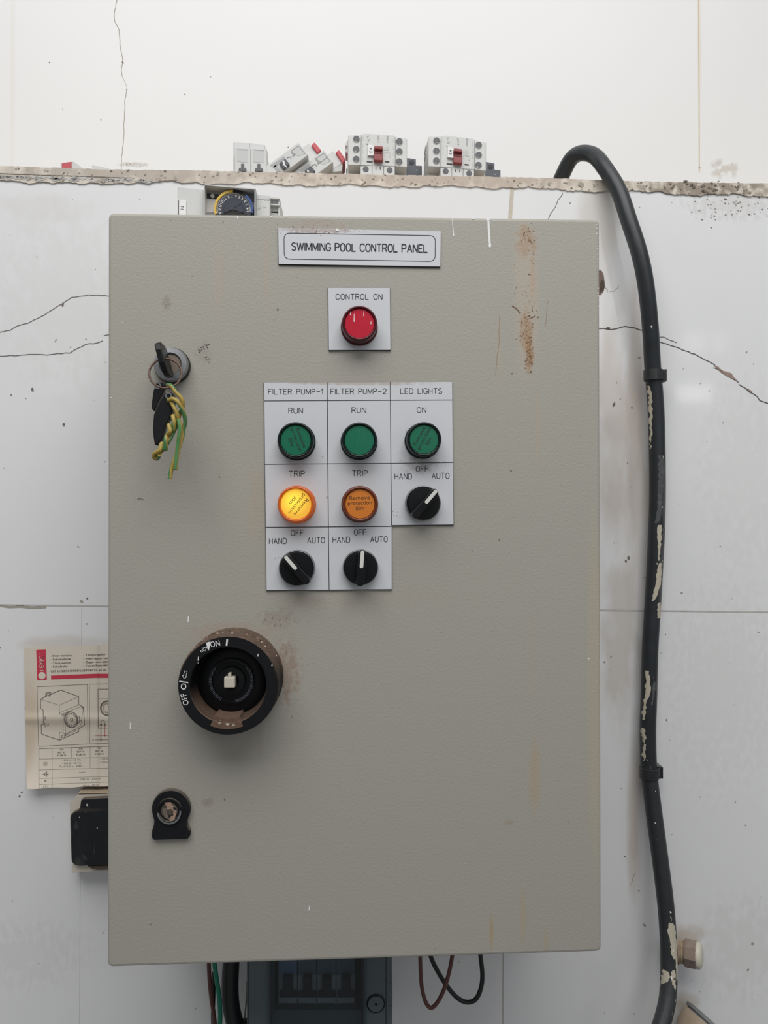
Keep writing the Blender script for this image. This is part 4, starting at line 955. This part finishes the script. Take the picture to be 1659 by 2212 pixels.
# old cream paint stuck on the hose: patches that follow its round surface
def hose_at(py):
    for (xa, ya, Ya), (xb, yb, Yb) in zip(HP[9:], HP[10:]):
        if ya <= py <= yb:
            f = (py-ya)/(yb-ya); return xa + (xb-xa)*f, Ya + (Yb-Ya)*f
hose_root = t
fb = MB()
def patch(rows, m, dst=None):                       # rows: (py, left edge, right edge) as -1..1 across the hose
    vs = []; fs = []; nn = 6
    rows2 = []
    for (a_, b_) in zip(rows, rows[1:]):
        n_ = max(1, int((b_[0]-a_[0])/5))
        for i in range(n_): rows2.append(tuple(a_[j] + (b_[j]-a_[j])*i/n_ for j in range(3)))
    rows2.append(rows[-1])
    for (py, l, r) in rows2:
        cx, cY = hose_at(py); c_ = at(cx, py, cY)
        l2 = max(-1, min(1, l + random.uniform(-.09,.09))); r2 = max(l2 + .02, min(1, r + random.uniform(-.09,.09)))
        for i in range(nn+1):
            s_ = max(-.999, min(.999, l2 + (r2-l2)*i/nn)); vs.append(c_ + Vector((s_*hr*1.012, -math.sqrt(1-s_*s_)*hr*1.012 - .0001, 0)))
    for k in range(len(rows2)-1):
        for i in range(nn): a0 = k*(nn+1)+i; fs.append((a0, a0+1, a0+nn+2, a0+nn+1))
    if dst: dst.add(vs, fs, m, True)
    else: MB().add(vs, fs, m, True).build('scrape' if m is M_dripg else 'paint_patch', hose_root, 'grey scrape' if m is M_dripg else 'old cream paint patch')
patch([(835,-.98,-.80),(870,-.98,-.72),(900,-.99,-.75),(950,-.99,-.85),(970,-1,-.92)], M_drip)
patch([(1134,-.3,.25),(1150,-.35,.28),(1170,-.2,.24),(1190,-.08,.15),(1210,.0,.1)], M_drip)
patch([(1215,.05,.38),(1230,-.1,.48),(1250,-.15,.55),(1268,-.35,.35),(1285,-.45,.15),(1296,-.5,-.3)], M_drip)
patch([(1300,.25,.75),(1315,.2,.85),(1330,.25,.82),(1334,.2,.8)], M_drip)
patch([(985,-.2,.5),(1010,-.3,.5),(1040,-.25,.4),(1080,-.35,.2),(1110,-.4,.2),(1130,-.6,-.3)], M_dripg)
patch([(1140,.4,.9),(1180,.45,.95),(1210,.4,.85)], M_dripg)
patch([(1446,-.75,-.5),(1465,-.72,-.3),(1485,-.8,-.25),(1500,-.8,-.3),(1515,-.9,-.6),(1540,-.95,-.7),(1552,-.9,-.75)], M_drip)
patch([(1570,-.98,-.7),(1590,-.99,-.6),(1610,-.98,-.7),(1630,-.9,-.7),(1640,-.8,-.75)], M_drip)
patch([(1468,.15,.4),(1480,.0,.45),(1500,-.05,.3),(1520,-.1,.0)], M_dripg)
patch([(1985,-.2,.3),(1995,-.35,.65),(2010,-.35,.65),(2025,-.15,.72),(2040,-.1,.75),(2055,.0,.8),(2063,.15,.7)], M_drip)
patch([(2060,.4,.95),(2080,.5,.99),(2100,.45,.95),(2110,.5,.8)], M_drip)
patch([(2085,-.05,.3),(2095,-.15,.45),(2110,-.1,.45),(2125,-.05,.45),(2135,.05,.4)], M_drip)
patch([(2088,-.9,-.5),(2100,-.95,-.3),(2115,-.99,-.45),(2130,-1,-.65),(2150,-1,-.7),(2163,-.95,-.8)], M_drip)
patch([(2175,.05,.3),(2182,.0,.5),(2188,.1,.35)], M_white, fb)
for i in range(46):
    py = random.choice((random.uniform(1900,2210), random.uniform(2100,2210), random.uniform(700,1900))); s_ = random.uniform(-.6,.7); patch([(py, s_, s_+.06), (py + random.uniform(2,7), s_, s_ + .10)], random.choice((M_white, M_dripg, M_drip)), fb)
patch([(1186,.75,.95),(1190,.85,1)], M_white, fb); patch([(708,-.3,-.2),(715,-.25,-.15)], M_white, fb)
fb.build('paint_speck', t, 'scattered paint specks', kind='stuff')
def clip(py, L, label):
    cx, cY = hose_at(py); o0 = at(cx, py, WALL)
    t = thing('cable_clip', label, 'clip', o0, 'black clips holding the hose')
    b = MB(); k = mpp(cY); c_ = at(cx, py, cY); R_ = hr*1.04
    # tie closed round the hose
    hh = 11.5*k; cen = Vector((c_.x, cY, c_.z)); vs = []; n_ = 28
    for i in range(n_):
        t_ = 2*PI*i/n_; dv = Vector((math.cos(t_), math.sin(t_), 0))
        vs += [cen + dv*R_ + Vector((0,0,hh)), cen + dv*R_ - Vector((0,0,hh)), cen + dv*(R_+.0012) - Vector((0,0,hh)), cen + dv*(R_+.0012) + Vector((0,0,hh))]
    b.add(vs, [(4*i+j, 4*i+(j+1) % 4, 4*((i+1) % n_)+(j+1) % 4, 4*((i+1) % n_)+j) for i in range(n_) for j in range(4)], M_clip); b.build('band', t)
    b = MB(); q = [(x, y) for x, y in L]; b.prism(q, cY - hr*.55, WALL - .0004, M_clip, .0008)
    x0_, x1_ = q[0][0], q[1][0]; ym = (q[0][1] + q[2][1])/2
    b.prism([(x0_+5, ym-9), (x0_+8, ym-9), (x0_+8, ym+9), (x0_+5, ym+9)], cY - hr*.55 - .0008, cY - hr*.55, M_dripg); b.poly([(x0_+9, ym-9), (x1_-3, ym-9), (x1_-3, ym+9), (x0_+9, ym+9)], cY - hr*.55 - .0002, M_core)
    b.build('lock_block', t)
clip(811, [(1421,799),(1441,796.5),(1441,824),(1424,825)], 'black clip round the upper part of the hose, beside the wall crack')
clip(1669, [(1417,1654),(1433,1657),(1433,1683),(1420,1682)], 'black clip round the lower part of the hose, below the tile joint')

# ================================================================== instruction sheet
def YP(px, py):
    fx = .0020*math.exp(-((px-207)/7)**2); fy = .0016*math.exp(-((py-1553)/10)**2)
    lift = .011*max(0, (py-1600)/104)**2 + .004*max(0, (90-px)/40)**2
    return WALL - .0015 - fx - fy - lift
b = MB(); nx, ny = 110, 120; vs = []; fs = []
for j in range(ny+1):
    v = j/ny
    for i in range(nx+1):
        u_ = i/nx; xl = 52 + 6*v; xr = 330; px = xl + (xr-xl)*u_; py = (1399.5 - 9*u_) + v*((1704 - 10*u_) - (1399.5 - 9*u_)) + .8*math.sin(u_*23)*(v if v > .98 else 0)
        vs.append(at(px, py, YP(px, py)))
for j in range(ny):
    for i in range(nx): a0 = j*(nx+1)+i; fs.append((a0, a0+nx+1, a0+nx+2, a0+1))
b.add(vs, fs, M_paper, True)
pp = lambda x, y: YP(x, y) - .00022
pp2 = lambda x, y: YP(x, y) - .00038
def c1(x, y): return (x/4.252, 1380 + y/4.254)
def ppoly(pts, m, Yf=pp): b.add([at(x, y, Yf(x, y)) for x, y in pts], [list(range(len(pts)))], m)
def pl(pts, w=.9, m=M_print, close=False):
    P = [Vector(c1(*p)) for p in pts]; Q = []; n = len(P)
    for i in range(n if close else n-1):
        a_, b_ = P[i], P[(i+1) % n]; k = max(1, int((b_-a_).length/2.5)); Q += [tuple(a_.lerp(b_, j/k)) for j in range(k)]
    if not close: Q.append(tuple(P[-1]))
    b.rib(Q, w*.82, pp, m, 0, close)
for i in range(10):
    for j in range(20):
        q4 = []
        for u_, v_ in ((i, j), (i+1, j), (i+1, j+1), (i, j+1)):
            u_ /= 10; v_ /= 20; q4.append(c1(332 + 89*u_ + 9*v_, 100 - 4*u_ + 281*v_))
        ppoly(q4, M_pink)
ppoly([c1(385 + 34*math.cos(i*PI/9), 338 + 34*math.sin(i*PI/9)) for i in range(18)], M_paper, pp2)
for e in (0, .3): b.text('LEXIC', *c1(405+e,292), *c1(399+e,158), 9.4, pp2, M_paper)
b.text('TM', *c1(370,146), *c1(369,132), 1.6, pp2, M_paper)
for i, tx in enumerate(('Inter horaire','Schakelklok','Time switch','Schaltuhr')):
    w_ = (178, 174, 172, 140)[i]; y_ = 165 + i*34 - 1
    for e in (0, .18): b.text('- ' + tx, *c1(462+i+e*4, y_), *c1(478+i+w_+e*4, y_-5), 4.1, pp, M_print)
for i, tx in enumerate(('Temporizador','Interruptor horario','Zegar sterujący','Χρονοδιακόπτης')):
    w_ = (186, 268, 222, 236)[i]; y_ = 157 + i*33
    for e in (0, .18): b.text('- ' + tx, *c1(765+e*4, y_), *c1(784+w_+e*4, y_-7), 4.1, pp, M_print)
for e in (0, .18): b.text('037 51/52/53/54/55/56/57/58/ 92 64 20', *c1(466+e*4,308), *c1(975+e*4,293), 4.1, pp, M_print)
for i in range(40):
    xa, xb = 469 + i*14, 469 + (i+1)*14
    def yt(x): return 337 - 17*(x-469)/411 if x < 880 else 320
    def yb(x): return 373 - 15*(x-469)/411 if x < 880 else 358
    ppoly([c1(xa, yt(xa)), c1(xb, yt(xb)), c1(xb, yb(xb)), c1(xa, yb(xa))], M_pink)
pl([(340,440),(802,418),(806,966),(354,988)], .9, M_print, True); pl([(1300,406),(820,416),(824,966),(1300,950)], .9)
# line drawing of the device
pl([(373,555),(420,528),(470,508),(556,470),(722,530),(722,603),(766,628),(777,790),(722,828),(722,852),(547,930),(425,890),(380,872),(378,790),(398,785),(396,655),(373,640)], 1.3, M_print, True)
pl([(373,555),(543,610),(722,530)], .7, M_printg); pl([(543,610),(545,685),(578,705)], 1.0); pl([(545,680),(722,606)], .7, M_printg); pl([(560,692),(745,622)], .7, M_printg); pl([(578,705),(580,860)], .8, M_printg); pl([(547,930),(547,858),(600,872),(720,822)], .7, M_printg); pl([(600,800),(602,872)], .7, M_printg)
pl([(578,705),(590,690),(600,705)], 1.4); pl([(750,640),(760,630),(766,640)], 1.6); pl([(766,640),(740,800),(700,820)], .6, M_printg)
el = lambda cx, cy, rx, ry, rot=-.25: [(cx + rx*math.cos(t*PI/14)*math.cos(rot) - ry*math.sin(t*PI/14)*math.sin(rot), cy + rx*math.cos(t*PI/14)*math.sin(rot) + ry*math.sin(t*PI/14)*math.cos(rot)) for t in range(28)]
pl(el(655,742,58,72), 2.2, M_print, True); pl(el(648,742,60,74), 1.2, M_printg, True); pl(el(655,742,47,58), .9, M_print, True); pl(el(658,742,12,15), 1.6, M_printg, True)
for i in range(12):
    a_ = i*PI/6; pl([(655+36*math.cos(a_), 742+44*math.sin(a_)), (655+44*math.cos(a_), 742+54*math.sin(a_))], 1.0)
pl([(727,712),(732,745),(722,775)], 1.4); pl([(732,745),(752,760)], 1.0)
for i in range(5): pl([(560+i*29, 895-i*14), (576+i*29, 887-i*14), (578+i*29, 903-i*14), (562+i*29, 910-i*14)], 1.0, M_print, True)
pl([(418,535),(420,500),(440,492),(466,492),(470,508),(450,530)], 1.2); pl([(428,525),(430,505),(458,500)], 1.6, M_printg); pl([(414,712),(414,745),(426,745)], 1.4); pl([(412,770),(412,800),(417,812)], 1.2); b.text('CE', *c1(422,795), *c1(450,793), 4.0, pp, M_print)
# right drawing
pl([(1300,455),(900,462),(903,820),(1300,815)], 1.1); pl([(903,550),(1300,545)], .6, M_printg)
pl(el(985,637,62,68,0), 2.0, M_print, True); pl(el(985,637,55,60,0), 1.1, M_print, True); pl(el(985,637,42,46,0), .8, M_print, True)
for i in range(12):
    a_ = i*PI/6; pl([(985+28*math.cos(a_), 637+30*math.sin(a_)), (985+38*math.cos(a_), 637+42*math.sin(a_))], 1.0)
for x_, m in ((927, M_print), (963, M_printr)):
    ppoly([c1(x_ + 11*math.cos(i*PI/6), 790 + 11*math.sin(i*PI/6)) for i in range(12)], M_printg)
    yb_ = 927 if x_ == 927 else 889; pl([(x_,790),(x_,yb_)], 1.3, m); ppoly([c1(x_ + 7*math.cos(i*PI/6), yb_ + 7*math.sin(i*PI/6)) for i in range(12)], m)
pl([(928,780),(930,755),(946,748),(960,755),(962,780)], .9, M_printg); pl([(872,890),(1300,884)], .9, M_printr); pl([(872,928),(1300,922)], .9); b.text('L', *c1(852,893), *c1(859,893), 2.6, pp, M_printr); b.text('N', *c1(848,934), *c1(862,934), 2.6, pp, M_print)
# table
pl([(358,1380),(356,1010),(1300,976)], 1.0); pl([(478,1004),(480,1375)], .8, M_printg); pl([(657,998),(657,1090)], .7, M_printg); pl([(827,992),(828,1185)], .7, M_printg)
for ya, yb_ in ((1104,1080),(1204,1180),(1283,1255),(1338,1305)): pl([(358,ya),(1300,yb_)], .7, M_printg)
for cx_, cy_, L3 in ((565,1025,('T31','037 52','4128 12')),(740,1018,('W31','037 54','4128 14')),(912,1012,('T31','037 56','4128 16'))):
    for i, tx in enumerate(L3):
        w_ = (36, 70, 82)[i]
        for e in (0, .18): b.text(tx, *c1(cx_-w_/2+e*4, cy_+i*26.5), *c1(cx_+w_/2+e*4, cy_-2+i*26.5), 3.3, pp, M_print)
b.text('- 230 V~ 50 Hz', *c1(568,1123), *c1(742,1116), 3.4, pp, M_printg); b.text('- 230 В~ 50 Гц', *c1(570,1153), *c1(742,1147), 3.4, pp, M_printg); b.text('50 ~ 230 -', *c1(612,1180), *c1(776,1172), 3.4, pp, M_printg)
pl([(536,1178),(548,1166),(570,1178),(604,1168)], .9, M_printg)
for y_ in (1112, 1142): b.text('- 120 V~ 60 Hz', *c1(912,y_+1), *c1(1080,y_-4), 3.4, pp, M_printg)
b.text('M', *c1(408,1156), *c1(428,1155), 4, pp, M_print); pl(el(418,1149,20,18,0), .5, M_printg, True)
pl([(392,1243),(413,1243)], 1.1); pl([(413,1227),(413,1260)], 1.4); pl([(428,1217),(428,1268)], 1.4); pl([(428,1243),(446,1243)], 1.1); pl([(725,1226),(785,1223)], .8, M_printg)
for e in (0, .25): b.text('P', *c1(410+e*4,1317), *c1(428+e*4,1316), 4.6, pp, M_print)
b.text('- 0.85 W - 0.85 Вт', *c1(722,1300), *c1(930,1290), 3.4, pp, M_printg); b.text('- 50 Hz - 50 Гц', *c1(745,1360), *c1(910,1346), 3.4, pp, M_printg)
pl([(396,1374),(396,1362),(405,1352),(418,1348),(432,1353),(440,1364),(440,1372)], .8, M_printg); pl([(418,1350),(418,1366),(430,1366)], .8, M_printg); pl([(396,1374),(396,1362)], .8, M_printg)
tag(b.build('instruction_sheet', origin=at(150, 1704, WALL - .013)), 'yellowed printed leaflet with red heading stuck to the tiles left of the control panel', 'leaflet')

# ================================================================== socket box at the lower left
M_scuff = mat('grey_scuff', (.030, .032, .035), .55, noise=.6, nscale=300.)
def s9(x, y): return (120 + x/10.057, 1680 + y/10.057)
YS = .178
t = thing('socket_box', 'cream socket box with black cover, half hidden behind the left side of the control panel', 'socket box', at(230, 1886, WALL))
b = MB(); fr = [s9(305,560), s9(500,352), (232,1713.5), (360,1711), (360,1878), s9(1110,2032), s9(352,2072)]
b.prism(fr, YS, YS + .0085, M_cream, .0008)
b.prism([(156,1731), (172,1709.5), (232,1707.5), (356,1705), (356,1876), (230,1880), s9(370,2060)], YS + .0088, WALL - .0008, M_cream); b.rib([s9(500,352), s9(800,346), (232,1713.8)], 1.6, YS - .0002, M_grime)
b.build('housing', t)
b = MB(); co = [s9(545,500), s9(575,462), s9(620,452), (232,1722.5), (354,1719), (354,1862), (232,1868.5), s9(680,1912), s9(520,1925), s9(420,1900), s9(360,1850), s9(340,1790), s9(315,1000), s9(313,870), s9(335,800), s9(385,750), s9(470,710), s9(515,670), s9(532,610)]
b.prism(co, YS - .006, YS - .0002, M_sockb, .0015, 3)
for x, y, l in ((683,565,48),(905,1080,30),(522,850,14),(655,745,12)): b.rib([s9(x,y), s9(x-2,y+l)], lambda t_: 1.2 + 1.2*t_, YS - .0063, M_white)
for pts in ([(440,900),(470,960),(510,1050),(480,1140),(420,1120),(390,1060)], [(850,1400),(862,1500),(870,1640),(800,1680),(830,1560)], [(560,1640),(640,1680),(700,1760),(650,1800),(590,1760)], [(770,560),(720,640),(680,680),(700,620)], [(570,585),(625,565),(600,595)]):
    b.poly([s9(*p) for p in pts], YS - .0063, M_scuff)
b.build('cover', t, 'black cover')
b = MB(); b.prism([s9(680,1914), (232,1869.5), (300,1866), (300,1878), (232,1879), s9(900,2008), s9(780,1975)], YS - .004, YS - .0003, M_grime, .0008); b.build('hinge', t, 'grimy bottom edge of the black cover')

# ================================================================== distribution board below the panel
def s5(x, y): return (460 + x/3.95, 2060 + y/3.95)
YB = .105; BT, BB = 2030, 2330
t = thing('distribution_board', 'dark grey breaker box with smoked window under the control panel', 'distribution board', at(690, BB, WALL))
b = MB()
b.prism([(533,BT),(588,BT),(588,BB),(533,BB)], YB, WALL - .0005, M_board, .0012); b.prism([(782,BT),(846,BT),(848,2150),(846,BB),(782,BB)], YB, WALL - .0005, M_board, .0012)
b.prism([(586,BT),(784,BT),(784,BB),(586,BB)], .178, WALL - .0005, M_board); b.prism([(588,2182),(782,2182),(782,BB),(588,BB)], YB + .012, .1775, M_board, .001)
b.rib([(585,BT),(585,BB)], 4, YB - .0003, M_boardd); b.rib([(783,BT),(783,BB)], 5, YB - .0003, M_boardd); b.rib([(834,BT),(834,BB)], 1.4, YB - .0003, M_boardd); b.rib([(537,BT),(537,BB)], 1.0, YB - .0003, M_boardd)
for y in (2124, 2148, 2172): b.blob(843, y, 1.3, YB - .0004, M_steel if y == 2148 else M_boardd)
b.build('housing', t)
b = MB(); b.prism([(578,BT),(792,BT),(792,BB),(578,BB)], YB - .006, YB - .0025, M_smoke, .0008); b.build('window', t, 'smoked clear window')
c = at(812, 2167, YB); b = MB(); k = mpp(YB); b.lathe(c + Vector((0,-.0002,0)), (0,-1,0), [(20*k,0),(20*k,.0008),(18.5*k,.0012),(17.8*k,.0004),(17*k,.0004),(16*k,.0012),(2.5*k,.0014),(2*k,.0008),(0,.0008)], M_boardd, 36); b.lathe(c + Vector((0,-.0006,0)), (0,-1,0), [(17*k,.0009),(3*k,.001)], M_board, 36); b.build('screw_cap', t)
for i in range(4):
    xL = 460 + (558 + i*165)/3.95; xR = xL + 159/3.95; YK = .128
    b = MB(); b.prism([(xL,BT),(xR,BT),(xR,2106),(xL,2106)], YK, .1775, M_brkb if i == 0 else M_brkc, .0005); b.prism([(xL,2107),(xR,2107),(xR,2170),(xL,2170)], YK - .002, .1775, M_brk, .0006); b.rib([(xL+2,2168),(xR-2,2168)], 1.2, YK - .0023, M_boardd)
    cb = b.build('circuit_breaker', t)
    b = MB(); xm = xL + 21; b.prism([(xm-10,2113),(xm+10,2113),(xm+10,2150),(xm-10,2150)], YK - .010, YK - .0021, M_core, .0008); b.prism([(xm-19,2142),(xm+19,2142),(xm+19,2156),(xm-19,2156)], YK - .005, YK - .0021, M_core, .0008); b.build('toggle', cb)

# ================================================================== wires under the panel
def wire(name, pts, rpx, m, label, cat='wire', group=None, down=False):
    b = MB(); P = [at(*p) for p in pts]; k = mpp(pts[0][2])
    if down: P += [Vector((P[-1].x, P[-1].y, z_)) for z_ in (.55, .25, .012)]
    b.tube(P, rpx*k, m, 12, sub=8)
    lo = min(P, key=lambda v: v.z)
    return tag(b.build(name, origin=lo), label, cat, group)
cabY = .1
zc = 2078
wire('wire', [(907,2030,.10),(908,2080,.10),(911,2130,.098),(919,2163,.097),(930,2177,.097),(943,2168,.097),(958,2140,.098),(969,2105,.10),(977,2065,.10),(980,2030,.10)], 4.3, M_wbrown, 'brown wire hanging in a loop under the control panel')
wire('wire', [(922,2030,.112),(932,2070,.112),(950,2106,.112),(970,2136,.112),(990,2157,.111),(1010,2165,.111),(1028,2158,.111),(1039,2134,.111),(1042,2105,.111),(1038,2065,.112),(1034,2030,.112)], 4.9, M_wblack, 'black wire hanging in a loop under the control panel')
wire('wire', [(450,2030,.13),(451,2080,.13),(453,2120,.13),(457,2160,.13),(463,2200,.13),(466,2250,.13),(468,2330,.13)], 4.4, M_wbrown, 'straight brown wire running down left of the green wire', down=True)
wire('wire', [(461,2030,.118),(462,2070,.118),(467,2110,.118),(473,2150,.118),(475.5,2190,.118),(474,2230,.118),(470,2330,.118)], 4.9, M_wgreen, 'green wire running down left of the dark breaker box', down=True)
wire('wire', [(462,2100,.142),(461,2150,.142),(460,2190,.142),(461,2240,.142),(463,2330,.142)], 4.4, M_wblack, 'thin black wire behind the green wire', down=True)
wire('cable', [(502,2020,.13),(499,2080,.13),(497,2130,.13),(499,2170,.13),(506,2205,.13),(518,2245,.13),(540,2310,.13)], 18, M_wblack, 'thick black cable between the green wire and the dark breaker box', 'cable', down=True)
wire('wire', [(533.5,2120,.15),(532,2160,.15),(529,2190,.15),(528,2215,.15),(527,2330,.15)], 1.8, M_drip, 'thin cream wire against the left side of the dark breaker box', down=True)

# ================================================================== gland and pipe end on the right
def s6(x, y): return (1400 + x/10.37, 2000 + y/10.37)
YG = .172
t = thing('pipe_gland', 'muddy capped gland sticking out right of the hose near the bottom', 'gland', at(1440, 2060, WALL))
g0 = at(1452, 2052, YG + .012); g1 = at(1520, 2066, YG - .004); ax = (g1 - g0).normalized(); Lg = (g1-g0).length; k = mpp(YG)
b = MB(); prof = [(22*k,0),(22*k,Lg*.22)]
for i in range(4): prof += [(24.5*k, Lg*(.24+.045*i)), (21.8*k, Lg*(.262+.045*i))]
b.lathe(g0, ax, prof + [(21.8*k, Lg*.46)], mat('muddy_thread', (.50,.40,.29), .8, noise=.35, nscale=150.), 36); b.build('thread', t)
b = MB(); b.lathe(g0, ax, [(20*k,Lg*.42),(29*k,Lg*.42),(30.3*k,Lg*.46),(30.3*k,Lg*.74),(28.5*k,Lg*.79),(20*k,Lg*.79)], M_nut, 8, False); b.build('nut', t, 'mud stained nut')
b = MB(); b.lathe(g0, ax, [(27*k,Lg*.785),(27.6*k,Lg*.83),(26.6*k,Lg*.89),(24*k,Lg*.935),(19*k,Lg*.965),(11*k,Lg*.98),(0,Lg*.985)], M_ivory, 36); b.build('end_cap', t, 'smooth ivory end cap')
e0 = at(1443, 2053, WALL - .0005); b = MB(); b.lathe(e0, (0,-1,0), [(17*k,0),(17*k,.004),(15*k,.005),(15*k,.016),(12*k,.019),(0,.020)], M_nut, 36); b.build('wall_flange', t)
t = thing('pipe_fitting', 'dusty beige pipe end with grey ring at the bottom edge right of the hose', 'pipe', at(1455, 2262, WALL))
YQ = .172; rc_ = at(1529, 2209, YQ); kq = mpp(YQ)
ax = Vector((.70, .20, .70)).normalized()
pe = rc_ - ax*.0035
wl = pe - ax*.040
b = MB(); b.lathe(pe, -ax, [(0,-.0005),(51*kq,-.0005),(52*kq,.001),(51*kq,.012),(44*kq,.022),(34*kq,.034),(30*kq,.046)], M_pipe, 40); b.build('pipe_body', t)
b = MB(); b.lathe(pe, ax, [(47*kq,-.001),(47*kq,.0024),(53*kq,.0028),(53*kq,.0056),(46*kq,.0064),(46*kq,.003),(0,.003)], M_rim, 40); b.build('rim', t, 'grey ring')
